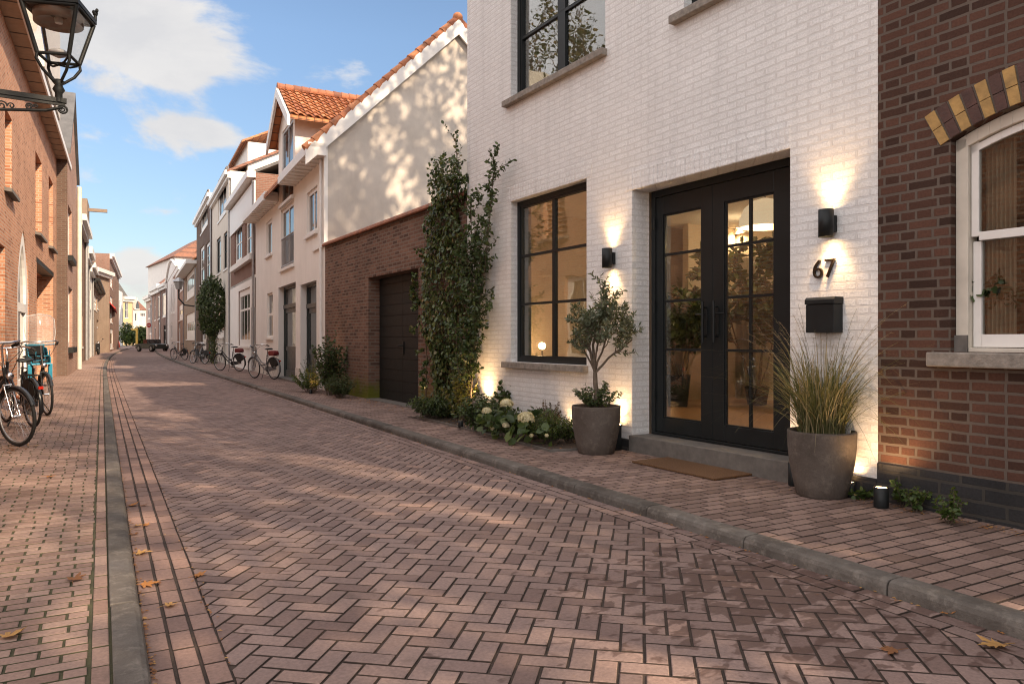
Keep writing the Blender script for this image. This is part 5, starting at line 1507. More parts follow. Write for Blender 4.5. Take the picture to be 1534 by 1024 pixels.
# shrubs at the garage corner
shrub('laurel_bush', 'tall dark bush against the brick garage wall, left of its door', 'shrub', tuple(WF.w(-13.0, -.38, .07)), .50, .38, 1.45, .085, 1500, LM_dark, .34, 34)
shrub('juniper_bush', 'low dark spiky bush right of the tall bush, at the garage door', 'shrub', tuple(WF.w(-12.15, -.42, .07)), .40, .30, .55, .06, 1300, LM_dark, .2, 40)
shrub('sprawling_bush', 'low sprawling bush at the corner where the garage meets the white dormer house', 'shrub', tuple(WF.w(-14.3, -.46, .07)), .55, .38, .60, .06, 1100, LM_mid, .3, 34)
shrub('yellow_lit_bush', 'small golden bush lit from below against the garage wall', 'shrub', tuple(WF.w(-13.85, -.52, .07)), .22, .2, .80, .05, 260, LM_gold, .34, 12)
shrub('bare_stemmed_shrub', 'thin airy shrub against the white strip beside the garage', 'shrub', tuple(RF.w(-.5, -.25, .07)), .35, .22, 1.1, .045, 240, LM_dark, .3, 11)
# weeds at the foot of the dark brick wall
for k, (px, py, h, lab) in enumerate(((1372, 766, .20, 'low green weed at the dark plinth just right of the small ground light'), (1424, 784, .26, 'bushy green weed at the foot of the dark brick wall under the sill'), (1352, 757, .24, 'thin tall weed right behind the small ground light'), (1298, 747, .10, 'tiny weed between the grass pot and the small ground light'))):
    x, y = gnd(px, py, .07)
    shrub('weed', lab, 'weed', (x, y, .07), .14, .09, h, .045, 150, LM_mid, .38, 9, group='weeds along the dark plinth')

# wall tree further up the street
tx, ty = RF.w(RF.at(336, 508)[0], -.55)[:2]
wt = thing('wall_tree', 'clipped dark evergreen wall tree with an ivy clad trunk before the cream house', 'tree', (tx, ty, .07))
out = []; grow((0, 0, 0), (0, 0, 1), 2.6, .10, 0, 0, out, .06, .05)
m = wood(out); m.build('trunk', [M_bark], wt)
n = 5200; q = unit(rnd(n))*NR.uniform(.55, 1.0, n)[:, None]**.5
ln = np.array([1+.28*mnoise.noise((float(a[0])*2.2, float(a[1])*2.2, float(a[2])*2.2+4)) for a in q])[:, None]
pos = q*ln*np.array((.80, .72, 1.55))+np.array((0, 0, 2.95))
leaves_obj('crown', pos, q+rnd(n)*.5, rnd(n)+np.array((0, 0, -.6)), NR.uniform(.07, .15, n), LM_dark, wt, wr=.34)
n = 700; a = NR.uniform(0, 2*PI, n); z = NR.uniform(0, 1.7, n); rr = .12+.14*NR.random(n)
leaves_obj('ivy_leaves', np.stack([np.cos(a)*rr, np.sin(a)*rr, z], 1), np.stack([np.cos(a), np.sin(a), .3+0*a], 1)+rnd(n)*.3, rnd(n)+np.array((0, 0, -1)), NR.uniform(.06, .1, n), LM_ivy, wt, wr=.38)

# plants inside the hall
def indoor(px, py, label, h, spread, potr, poth, L, n, tree=False):
    x, y = gnd(px, py, rz0)
    t = thing('indoor_plant', label, 'houseplant', (x, y, rz0), 0, 'houseplants inside the white house')
    m = MB(); m.lathe([(potr*.72, 0), (potr*.75, .01), (potr, poth), (potr*.93, poth), (potr*.9, poth*.93)], n=4 if not tree else 28, smooth=tree); m.build('pot', [M_black], t)
    out = []
    for k in range(5 if tree else 7):
        a = 2*PI*k/6+rng.random(); grow((math.cos(a)*potr*.3, math.sin(a)*potr*.3, poth*.9), (math.cos(a)*spread, math.sin(a)*spread, 1), (h-poth)*rng.uniform(.7, 1), .014, 0, 2, out, .22, .04, 6, .38)
    wood(out).build('stem', [M_bark], t); leaves_obj('foliage', *twig_leaves(out, 1, n, L, .8), LM_dark, t, wr=.3)
indoor(1016, 608, 'leafy houseplant in a square black pot behind the left glass door', 1.75, .34, .27, .50, .15, 9)
indoor(1134, 606, 'tall slender indoor tree behind the right glass door', 2.55, .42, .20, .3, .15, 10, True)
sx_, sz_ = bh.p(1500, 497, .3)
t = thing('houseplant', 'dark leafy pot plant on the inner sill of the cream sash window', 'houseplant', bh.w(sx_-.05, .34, sz_))
m = MB(); m.lathe([(.06, 0), (.085, .13), (.08, .13), (.075, .12)], n=20); m.build('pot', [M_terracotta_d], t)
out = []
for k in range(9):
    a = k*.7; grow((0, 0, .12), (math.cos(a)*.9, math.sin(a)*.5, .8), .26, .005, 0, 1, out, .25, .0, 4, .5)
wood(out).build('stem', [M_bark], t); leaves_obj('foliage', *twig_leaves(out, 0, 6, .075, .8), LM_dark, t, wr=.36)

# trees behind the camera and in the yards, seen as reflections and as dappled shade
def shade_tree(loc, h, z0, rx, n, label, L=.24, seed=0, name='street_tree'):
    rng.seed(seed)
    t = thing(name, label, 'tree', loc, 0, 'trees around the street'); out = []
    trunk = [Vector((0, 0, z)) for z in np.linspace(0, z0, 5)]; out.append((trunk, .24, .18, 0))
    for k in range(8):
        a = 2*PI*k/8+rng.random()*.5
        grow((0, 0, z0*rng.uniform(.75, 1)), (math.cos(a)*rx/(h-z0)*1.5, math.sin(a)*rx/(h-z0)*1.5, 1), (h-z0)*.62, .11, 1, 3, out, .28, .05, 5, .55, (.4, .9))
    wood(out, .006).build('trunk', [M_bark], t)
    leaves_obj('crown', *twig_leaves(out, 3, n, L, .8, .25), LM_tree, t, wr=.36)
    return t
# ------------------------------------------------------------------ lamps, letterbox, mat
def sconce(px, pt, pb, label):
    x, zt = wh.p(px, pt, -.09); _, zb = wh.p(px, pb, -.09)
    t = thing('wall_lamp', label, 'wall lamp', wh.w(x, 0, (zt+zb)/2), WF.a, 'black up and down lights on the white wall')
    h = (zt-zb)/2; m = MB(); r = .060
    m.lathe([(r-.006, -h+.02), (r-.004, -h), (r, -h), (r, h), (r-.004, h), (r-.006, h-.02)], 0, -.095, 32, cap=False); m.build('lamp_body', [M_black], t)
    m = MB(); m.box(-.035, .035, -.04, -.001, -h*.6, h*.6); m.build('bracket', [M_black], t)
    m = MB()
    for z in (-h+.022, h-.022): m.lathe([(.053, z), (.001, z)], 0, -.095, 24, cap=False)
    m.build('lens', [M_warm], t)
    return wh.w(x, -.095, 0), zb, zt
sc1 = sconce(910, 372, 401, 'black cylinder wall lamp above the olive tree, left of the doors')
sc2 = sconce(1238, 314, 355, 'black cylinder wall lamp above the house number 67')
WARM = (1.0, .60, .28)
def spot(name, loc, to, power, angle, blend=.7, size=.02, colr=WARM):
    l = bpy.data.lights.new(name, 'SPOT'); l.energy = power; l.spot_size = R(angle); l.spot_blend = blend; l.shadow_soft_size = size; l.color = colr
    o = bpy.data.objects.new(name, l); C.objects.link(o); o.location = loc
    d = Vector(to)-Vector(loc); o.rotation_euler = d.to_track_quat('-Z', 'Y').to_euler(); return o
def point(name, loc, power, size=.04, colr=WARM):
    l = bpy.data.lights.new(name, 'POINT'); l.energy = power; l.shadow_soft_size = size; l.color = colr
    o = bpy.data.objects.new(name, l); C.objects.link(o); o.location = loc; return o
for p, zb, zt in (sc1, sc2):
    spot('sconce_up', (p.x, p.y, zt+.004), (p.x+.09, p.y, zt+.6), 13, 95, .9, .03); spot('sconce_down', (p.x, p.y, zb-.004), (p.x+.09, p.y, zb-.6), 13, 95, .9, .03)

# letterbox
x0, zt = wh.p(1207, 446, -.12); x1, zb = wh.p(1249, 498, -.12)
lb = thing('letterbox', 'black metal letterbox on the white wall below the house number', 'letterbox', wh.w((x0+x1)/2, 0, zb), WF.a)
w, h = (x1-x0)*.5, zt-zb
m = MB(); m.box(-w, w, -.12, -.002, 0, h*.80); m.build('body', [M_black], lb, bevel=.004)
m = MB(); m.prism_x([(-.002, h*.805), (-.128, h*.805), (-.128, h*.93), (-.11, h), (-.002, h)], -w-.006, w+.006); m.build('lid', [M_black], lb, bevel=.003)
m = MB(); m.box(-w*.7, w*.7, -.131, -.1285, h*.83, h*.855); m.build('flap', [M_iron], lb)

# coir mat
mc = gnd(1033, 702, .07)
mt = thing('doormat', 'brown coir doormat on the pavement in front of the doorstep', 'doormat', (mc[0]+.02, mc[1], .072), WF.a)
def coir():
    m, nt, b = newmat('coir'); co = nt.n('TexCoord', out=3)
    n1 = nt.noise(co, 150, 4, .7); c = nt.ramp(n1, [(.3, (.05, .024, .01)), (.7, (.19, .095, .04))])
    setp(nt, b, base=c, rough=.95, normal=nt.bump(n1, .9, .01)); return m
M_coir = coir()
m = MB(); m.box(-.56, .56, -.27, .27, 0, .02); m.build('pile', [M_coir], mt, bevel=.006)

# ground lights
def uplight(name, loc, label, r, h, box=False, target=None, power=12, angle=100, up=.02):
    t = thing(name, label, 'ground light', loc, WF.a, 'black ground uplights')
    m = MB()
    if box: m.box(-r, r, -r*.8, r*.8, 0, h-.012); m.box(-r-.006, r+.006, -r*.8-.006, r*.8+.006, h-.03, h-.012)
    else: m.lathe([(r*.9, 0), (r, .01), (r, h), (r*.9, h), (r*.88, h-.012)], n=24)
    m.build('lamp_body', [M_black], t)
    m = MB(); m.lathe([(r*.86, h-.008), (.001, h-.007)], n=20, cap=False) if not box else m.box(-r*.9, r*.9, -r*.7, r*.7, h-.011, h-.006)
    m.build('lens', [M_warm], t)
    lc = Vector(loc)+Vector((0, 0, h+up))
    tg = lc+Vector(target or (0.12, 0, .6))
    spot(name+'_beam', lc, tg, power, angle, 1.0, .03)
    return t
uplight('ground_light', tuple(WF.w(-3.32, -.10, .07)), 'tall black box light between the olive pot and the doorstep', .06, .30, True, (.10, 0, .6), 15, 105)
uplight('ground_light', tuple(WF.w(-4.28, -.12, .085)), 'low black ground light hidden left behind the olive pot', .035, .12, False, (.12, 0, .5), 6, 110)
lx, ly = gnd(1320, 760, .07)
uplight('ground_light', (lx, ly, .07), 'short black round ground light at the dark plinth right of the grass pot', .052, .155, False, (.12, .05, .5), 13, 130)
uplight('ground_light', tuple(WF.w(-.40, -.07, .07)), 'black ground light behind the grass pot at the house corner', .035, .12, False, (.10, 0, .6), 13, 110)
uplight('ground_light', tuple(WF.w(-.93, -.09, .07)), 'black ground light behind the grass pot next to the doorstep', .04, .20, False, (.10, 0, .6), 9, 110)
uplight('ground_light', tuple(WF.w(-6.45, -.20, .085)), 'black ground light at the foot of the tall wall shrub', .045, .22, False, (.14, -.05, .6), 42, 100)
uplight('ground_light', (at(690, 640)[0], at(690, 640)[1], .085), 'small black ground light in front of the golden shrub', .035, .10, False, (.15, .25, .5), 5, 110)
uplight('ground_light', tuple(WF.w(-13.7, -.62, .07)), 'black ground light under the bushes at the garage corner', .035, .10, False, (.35, .02, .7), 12, 80)
uplight('ground_light', tuple(WF.w(-8.35, -.30, .07)), 'black ground light at the base of the ivy', .035, .10, False, (.12, -.02, .9), 5, 60)
# indoor lamps and added fill lights
for p in dl: spot('downlight_beam', (p.x, p.y, p.z-.03), (p.x, p.y, 0), 50, 130, .8, .05, (1, .66, .34))
point('pendant_glow', tuple(wh.w(pl[0], 1.0, zs+.0)), 14, .06, (1, .66, .34))
point('table_lamp_glow', tuple(lamp_pts[0]), 6, .05)
for ux_, vx_, px_w in ((-2.4, 3.2, 40), (-5.4, 4.2, 9)): point('room_fill_glow', tuple(WF.w(ux_, vx_, 2.95)), px_w, .12, (1, .68, .38))  # bare fill lights without a fixture, added to brighten the rooms

# ------------------------------------------------------------------ wall lantern on the iron bracket
lo = Vector((-.30, 7.62, 0)); zb_ = 3.50
d_ln = 6.55
def lz(py): return CZ+(HY-py)/FPX*d_ln
rr = ray(88); lo = Vector((rr[0]*d_ln, rr[1]*d_ln, 0)); z_arm = lz(153)
ln = thing('street_lantern', 'ornate black iron street lantern on a scrolled wall bracket', 'street lamp', (lo.x, lo.y, z_arm), R(3))
zb0, zg0, zg1 = lz(128)-z_arm, lz(88)-z_arm, lz(20)-z_arm
rb, rt = .125, .215
def sq(r, z): return [(-r, -r, z), (r, -r, z), (r, r, z), (-r, r, z)]
m = MB()
for k in range(4):
    a, b = sq(rb, zg0)[k], sq(rt, zg1)[k]; m.tube([a, b], .018, 6)
for r, z, th in ((rb, zg0, .02), (rt, zg1, .024)):
    q = sq(r, z)
    for k in range(4): m.tube([q[k], q[(k+1) % 4]], th*.7, 6)
m.box(-rt-.02, rt+.02, -rt-.02, rt+.02, zg1+.012, zg1+.05)
m.build('cage', [M_iron], ln)
m = MB()
for k in range(4):
    a, b = sq(rb-.004, zg0), sq(rt-.004, zg1); j = (k+1) % 4; m.quad(a[k], a[j], b[j], b[k])
m.build('pane', [M_lampglass], ln, fix=False)
m = MB(); m.lathe([(rt*.93, zg1-.012), (rt*.9, zg1-.10), (rt*.70, zg1-.075), (rt*.3, zg1-.03)], n=28, cap=False); m.build('reflector', [plain('ribbed_reflector', (.20, .15, .12), .4, .5)], ln)
m = MB(); m.lathe([(.03, zg1-.09), (.035, zg1-.05), (.02, zg1-.02)], n=14); m.build('bulb', [plain('opal_bulb', (.6, .58, .55), .3)], ln)
m = MB(); m.lathe([(.02, zg0+.01), (.075, zg0+.035), (.082, zg0+.055), (.05, zg0+.075), (.01, zg0+.08)], n=20); m.build('lamp_holder', [plain('white_enamel', (.5, .5, .5), .4)], ln)
m = MB(); k = .0
m.add(sq(rt+.02, zg1+.05)+sq(.10, zg1+.20)+sq(.10, zg1+.26)+sq(.02, zg1+.34), [(0, 1, 5, 4), (1, 2, 6, 5), (2, 3, 7, 6), (3, 0, 4, 7), (4, 5, 9, 8), (5, 6, 10, 9), (6, 7, 11, 10), (7, 4, 8, 11), (8, 9, 13, 12), (9, 10, 14, 13), (10, 11, 15, 14), (11, 8, 12, 15), (12, 13, 14, 15)])
m.ball((0, 0, zg1+.40), (.04, .04, .07)); m.build('roof', [M_iron], ln)
for sx_ in (-1, 1):
    for sy_ in (-1, 1):
        m = MB(); c = Vector((sx_*(rt+.01), sy_*(rt+.01), zg1+.05))
        m.tube([c, c+Vector((0, 0, .05))], .014, 6); m.ball(tuple(c+Vector((0, 0, .065))), (.024, .024, .028), 8, 6)
        for s in (-1, 1): m.ball(tuple(c+Vector((.02*s, -.02*s*sx_*sy_, .085))), (.015, .015, .02), 6, 5)
        p1 = c*.75+Vector((0, 0, (zg1+.1)*.25+.04)); m.tube([c+Vector((0, 0, .02)), Vector((c.x*.75, c.y*.75, zg1+.07)), Vector((c.x*.55, c.y*.55, zg1+.15)), Vector((c.x*.42, c.y*.42, zg1+.20))], .008, 5)
        m.build('finial', [M_iron], ln)
m = MB()
for k in range(4):     # cradle legs under the cage
    a = sq(rb, zg0)[k]; m.tube([a, (a[0]*1.05, a[1]*1.05, zg0-.05), (a[0]*.75, a[1]*.75, zg0-.13), (a[0]*.25, a[1]*.25, zb0+.03), (0, 0, zb0)], .013, 6)
    m.tube([(a[0]*.9, a[1]*.9, zg0-.02), (a[0]*.55, a[1]*.55, zg0-.05), (0, 0, zg0-.055)], .01, 5)
m.lathe([(.03, zb0+.05), (.055, zb0+.03), (.03, zb0), (.05, zb0-.04), (.03, zb0-.07), (.03, .0)], n=14); m.build('cradle', [M_iron], ln)
for o in ln.children: o.rotation_euler = (0, 0, R(-20))
# bracket runs back to the wall of the orange building
wx = -1.86; ln_len = lo.x-wx
m = MB(); m.box(-ln_len, .06, -.022, .022, -.005, .035); m.box(-ln_len, .05, -.012, .012, -.03, -.006)
m.tube([(-ln_len, 0, -.55), (-ln_len*.75, 0, -.30), (-ln_len*.45, 0, -.17), (-.1, 0, -.09), (.03, 0, -.04)], .014, 6)
m.box(-ln_len-.004, -ln_len+.02, -.04, .04, -.65, .12)
def scroll(cx, cz, r, turns=1.6, flip=1):
    pts = []
    for k in range(22):
        t = k/21; a = t*turns*2*PI; q = r*(1-.8*t); pts.append((cx+q*math.cos(a)*flip, 0, cz+q*math.sin(a)))
    return pts
for (cx, cz_, r) in ((-.22, -.075, .03), (-.42, -.10, .045), (-.64, -.12, .055), (-.88, -.16, .075), (-1.15, -.22, .1)):
    m.tube(scroll(cx, cz_, r), .007, 5); m.tube(scroll(cx+r*1.6, cz_+.01, r*.6, 1.2, -1), .006, 5)
m.tube([(.03+.035*math.cos(a), 0, -.06+.035*math.sin(a)) for a in np.linspace(0, 2*PI, 13)], .008, 6)
m.tube(scroll(.03, -.06, .03), .006, 5)
for cx in (-.53, -1.0): m.ball((cx, 0, -.07), (.03, .012, .045), 8, 6)
m.build('bracket', [M_iron], ln)

# lantern on the tan house far along the right side
fx = RF.at(291, 508)[0]; fz = cz(RF, 285, 410, -1.0)
t = thing('street_lantern', 'small grey street lantern on a bracket arm at the tan canopy house', 'street lamp', RF.w(fx, 0, fz), RF.a)
m = MB(); m.tube([(.3, -.01, -1.6), (.1, -.7, -1.5), (0, -1.1, -1.0), (0, -1.1, -.3)], .06, 6); m.build('bracket', [M_iron], t)
m = MB(); m.lathe([(.2, -.3), (.34, .25), (.45, .3), (.1, .6)], 0, -1.1, 8, smooth=False); m.build('lamp_head', [M_zinc], t)

# ------------------------------------------------------------------ bicycles
def wheel(parent, x, r=.345, spokes=28, dark=True):
    m = MB()
    m.tube([(x, -.035, r), (x, .035, r)], .022, 10); 
    for k in range(spokes):
        a = 2*PI*k/spokes; s = .03 if k % 2 else -.03; a2 = a+(.35 if k % 4 < 2 else -.35)
        m.tube([(x+.02*math.cos(a2), s, r+.02*math.sin(a2)), (x+(r-.045)*math.cos(a), 0, r+(r-.045)*math.sin(a))], .0016, 4, caps=False)
    w = m.build('wheel', [M_chrome], parent)
    m = MB(); n = 40; m.tube([(x+(r-.042)*math.cos(2*PI*k/n), 0, r+(r-.042)*math.sin(2*PI*k/n)) for k in range(n)], .011, 6, closed=True); m.build('rim', [M_zinc], w)
    m = MB(); m.tube([(x+(r-.02)*math.cos(2*PI*k/n), 0, r+(r-.02)*math.sin(2*PI*k/n)) for k in range(n)], .020, 8, closed=True); m.build('tyre', [M_rubber], w)
    return w
def bicycle(label, loc, heading, frame=M_bike_black, lean=0.0, step=True, rack=True, guard=True, seatm=M_black, childseat=False, crate=None, accent=None, rise=0.0, group='bicycles parked along the street'):
    """x forward, wheelbase 1.1 m; heading = direction of travel, degrees from +Y towards +X"""
    t = thing('bicycle', label, 'bicycle', loc, R(90-heading), group)
    t.rotation_euler = (R(lean), 0, R(90-heading)); r = .345
    wheel(t, -.55); wheel(t, .55)
    bb, st, sb, hd, hb_ = (-.10, 0, .30), (-.27, 0, .86), (-.22, 0, .70), (.36, 0, .92), (.40, 0, .70)
    m = MB()
    if step: m.tube([hb_, (.15, 0, .44), (-.02, 0, .33), bb], .022, 8); m.tube([(.385, 0, .80), (.12, 0, .54), (-.14, 0, .44)], .019, 8)
    else: m.tube([hd, (-.235, 0, .78)], .016, 8); m.tube([hb_, bb], .018, 8)
    m.tube([bb, st], .016, 8); m.tube([hd, hb_], .02, 8)
    for s in (-.045, .045): m.tube([(-.55, s, r), (-.10, s*.8, .30)], .009, 6); m.tube([(-.55, s, r), (-.225, s*.5, .74)], .008, 6)
    m.build('frame', [frame], t)
    m = MB()
    for s in (-.045, .045): m.tube([(.55, s, r), (.47, s, .56), (.405, s*.8, .71)], .011, 6)
    m.tube([(.41, -.05, .71), (.41, .05, .71)], .014, 6); m.build('fork', [frame if accent is None else M_chrome], t)
    m = MB(); m.tube([hd, (.345, 0, 1.02+rise), (.39, 0, 1.06+rise)], .013, 8); m.tube([(x_, y_, z_+rise) for x_, y_, z_ in ((.10, -.29, 1.02), (.20, -.28, 1.05), (.33, -.22, 1.08), (.39, -.08, 1.07), (.39, .08, 1.07), (.33, .22, 1.08), (.20, .28, 1.05), (.10, .29, 1.02))], .013, 8)
    hbr = m.build('handlebar', [M_chrome], t)
    for s in (-1, 1):
        m = MB(); m.tube([(.20, .28*s, 1.05+rise), (.08, .291*s, 1.015+rise)], .019, 8); m.build('grip', [M_rubber], hbr)
        m = MB(); m.tube([(.27, .26*s, 1.06+rise), (.20, .25*s, 1.02+rise), (.12, .265*s, 1.0+rise)], .006, 6); m.build('brake_lever', [M_iron], hbr)
    m = MB(); m.tube([(-.27, 0, .84), (-.285, 0, .93)], .012, 8); m.build('seat_post', [M_chrome], t)
    m = MB()
    sec = [(-.43, .10, .955, .03), (-.38, .115, .965, .05), (-.30, .09, .965, .05), (-.22, .045, .96, .04), (-.16, .025, .955, .03), (-.13, .012, .95, .015)]
    vs = []; K = 10
    for x, w, z, th in sec:
        for k in range(K): a = 2*PI*k/K; vs.append((x, w*math.cos(a), z-.01+th*.5*math.sin(a)*(1 if math.sin(a) > 0 else 1.4)))
    fs = [(i*K+k, i*K+(k+1) % K, (i+1)*K+(k+1) % K, (i+1)*K+k) for i in range(len(sec)-1) for k in range(K)]+[tuple(range(K)), tuple(range((len(sec)-1)*K, len(sec)*K))]
    m.add(vs, fs, 0, True); m.build('saddle', [seatm], t)
    def fender(x, a0, a1):
        m = MB(); n = 16; vs = []
        for i in range(n+1):
            a = R(a0+(a1-a0)*i/n)
            for s in (-.03, -.018, .018, .03):
                q = r+.012+(.008 if abs(s) < .02 else -.006); vs.append((x+q*math.cos(a), s, r+q*math.sin(a)))
        m.add(vs, [(i*4+k, i*4+k+1, (i+1)*4+k+1, (i+1)*4+k) for i in range(n) for k in range(3)], 0, True)
        m.build('mudguard', [frame], t, fix=False)
    fender(-.55, 20, 200); fender(.55, 25, 165)
    if guard:
        m = MB(); m.prism_y([(-.60, .30), (-.60, .39), (-.10, .385), (-.02, .36), (-.02, .24), (-.10, .215)], -.065, -.045); m.build('chain_guard', [frame], t, bevel=.004)
        for s in (-1, 1):
            m = MB(); m.prism_y([(-.55, .36), (-.85, .50), (-.80, .62), (-.55, .70), (-.38, .60)], .05*s, .054*s); m.build('coat_guard', [M_rubber], t)
    m = MB(); m.tube([(-.10, -.08, .30), (-.10, .08, .30)], .015, 8); m.tube([(-.10, -.08, .30), (-.02, -.085, .15)], .01, 6); m.tube([(-.10, .08, .30), (-.18, .085, .45)], .01, 6); m.build('crank', [M_chrome], t)
    for s, x, z in ((-1, -.02, .15), (1, -.18, .45)):
        m = MB(); m.box(x-.04, x+.04, min(.09*s, .18*s), max(.09*s, .18*s), z-.012, z+.012); m.build('pedal', [M_rubber], t)
    if rack:
        m = MB()
        for s in (-.055, 0, .055): m.tube([(-.30, s, .745), (-.80, s, .745)], .006, 6)
        m.tube([(-.80, -.055, .745), (-.80, .055, .745)], .006, 6)
        for s in (-.055, .055): m.tube([(-.70, s, .745), (-.55, s, .36)], .006, 6)
        m.build('luggage_rack', [M_iron], t)
    m = MB(); m.lathe([(.012, 0), (.04, .03), (.042, .05), (.001, .055)], n=14); m.build('headlight', [M_chrome], t, loc=(.43, 0, .82), rot=(0, PI/2, 0))
    m = MB(); m.box(-.93, -.90, -.03, .03, .56, .60); m.build('tail_light', [plain('red_reflector', (.45, .02, .01), .25)], t)
    m = MB(); m.tube([(-.06, .03, .28), (-.16, .20, .01)], .009, 6); m.tube([(-.06, -.03, .28), (-.16, -.20, .01)], .009, 6); m.build('kickstand', [M_iron], t)
    for s in (-1, 1):
        m = MB(); m.tube([(.27, .25*s, 1.05+rise), (.44, .18*s, 1.0+rise*.8), (.46, .05*s, .90), (.40, .02*s, .78), (.42, .02*s, .62) if s > 0 else (.1, -.02, .50)], .0045, 5); m.build('brake_cable', [M_rubber], t)
    if accent and accent is not True:
        m = MB(); m.tube([(.30, .03, .66), (.05, .04, .44), (-.18, .04, .40)], .014, 6); m.build('cable_lock', [accent], t)
    if crate:
        m = MB(); x0, x1, z = -.74, -.44, .755
        m.prism_y([(x0, z), (x1, z), (x1+.01, z+.11), (x1-.05, z+.15), (x0+.03, z+.13), (x0-.01, z+.06)], -.10, .10)
        m.build('carrier_bag', [crate], t, bevel=.02)
    if childseat:
        M_blue = plain('blue_plastic_shell', (.03, .22, .33), .35)
        cs = MB()
        # bucket shell hung behind the handlebar
        prof = [(.30, .86), (.05, .84), (-.02, .92), (-.03, 1.18), (-.06, 1.18), (-.055, .90), (.03, .81), (.32, .83)]
        cs.prism_y(prof, -.14, .14)
        for s in (-1, 1): cs.prism_y([(.30, .85), (.02, .84), (-.02, 1.12), (.10, 1.10), (.16, .98), (.30, .96)], .14*s-.008, .14*s+.008); cs.prism_y([(.20, .84), (.26, .84), (.22, .56), (.14, .56)], .15*s-.03, .15*s+.03)
        c = cs.build('child_seat', [M_blue], t, bevel=.008)
        k = MB(); k.box(.0, .26, -.12, .12, .862, .885); k.box(-.022, .0, -.12, .12, .9, 1.14); k.build('seat_cushion', [M_black], c, bevel=.01)
        k = MB(); n = 10; vs = []
        for j, (z, xx, w) in enumerate(((1.16, .46, .19), (1.36, .45, .22), (1.58, .41, .22), (1.67, .37, .19))):
            for i in range(n+1):
                a = -1+2*i/n; vs.append((xx-.12*a*a, w*a, z-(.03*a*a if j == 3 else 0)))
        k.add(vs, [(j*(n+1)+i, j*(n+1)+i+1, (j+1)*(n+1)+i+1, (j+1)*(n+1)+i) for j in range(3) for i in range(n)], 0, True)
        k.build('windscreen', [frost], c, fix=False)
        k = MB(); k.tube([(.46-.12, -.19, 1.16), (.33, -.22, 1.36), (.29, -.22, 1.58), (.25, -.17, 1.64), (.37, 0, 1.67), (.25, .17, 1.64), (.29, .22, 1.58), (.33, .22, 1.36), (.46-.12, .19, 1.16)], .006, 6); k.build('windscreen_rim', [plain('milky_plastic', (.6, .58, .57), .4)], c)
        k = MB(); k.tube([(.45-.12*a*a, .195*a, 1.16) for a in np.linspace(-1, 1, 9)], .011, 6); k.tube([(.44, .1, 1.07), (.40, .1, .98), (.37, .03, .97)], .009, 6); k.tube([(.44, -.1, 1.07), (.40, -.1, .98), (.37, -.03, .97)], .009, 6)
        k.build('windscreen_bar', [M_blue], c)
    return t
def frosted():
    m, nt, b = newmat('clear_windscreen'); tr = nt.n('BsdfTransparent', {'Color': (.93, .93, .93, 1)}); gl = nt.n('BsdfGlossy', {'Roughness': .08}); df = nt.n('BsdfDiffuse', {'Color': (.75, .73, .72, 1)})
    m1 = nt.n('MixShader', {0: .22, 1: tr, 2: df}); m2 = nt.n('MixShader', {0: .07, 1: m1, 2: gl})
    nt.t.links.new(m2, nt.t.nodes['Material Output'].inputs[0]); return m
frost = frosted()
M_orange = plain('orange_cable', (.55, .12, .02), .4)
def stand(px, py, heading, front=True):
    """place a bicycle by where a wheel touches the pavement"""
    x, y = gnd(px, py, .07); h = R(heading); s = -.55 if front else .55
    return (x+math.sin(h)*s, y+math.cos(h)*s, .07)
bicycle('nearest silver forked city bicycle leaning at the left edge, front wheel turned to the street', stand(27, 668, 143), 143, M_bike_black, 3, accent=True, rise=.14)
bicycle('black bicycle with an orange lock between the nearest bicycle and the child seat bicycle', stand(50, 640, -22, False), -22, M_bike_black, -3, accent=M_orange, rise=.05)
bicycle('black bicycle with a blue child seat and clear windscreen', stand(71, 622, 163), 163, M_bike_black, 2, childseat=True, rise=.14)
M_grey = plain('grey_enamel', (.16, .16, .17), .3); M_red = plain('red_bag', (.16, .018, .02), .6)
bicycle('grey bicycle with a red rear bag, nearest of those along the right pavement', stand(411, 568, -22, False), -22, M_grey, -4, crate=M_red)
bicycle('black bicycle with a dark red crate in front of the white shop front', stand(359, 556, -32, False), -32, M_bike_black, -4, crate=plain('dark_red_crate', (.16, .03, .03), .7))
bicycle('dark bicycle at the umber brick house, the one beside the wall tree', stand(307, 545, -25, False), -25, M_bike_black, 4, rack=True)
bicycle('dark bicycle leaning on its neighbour at the umber brick house, the middle one', stand(294, 542, 20, False), 20, M_grey, 4)
bicycle('dark bicycle parked farthest up the right pavement before the tan house', stand(277, 539, -28, False), -28, M_bike_black, -4)

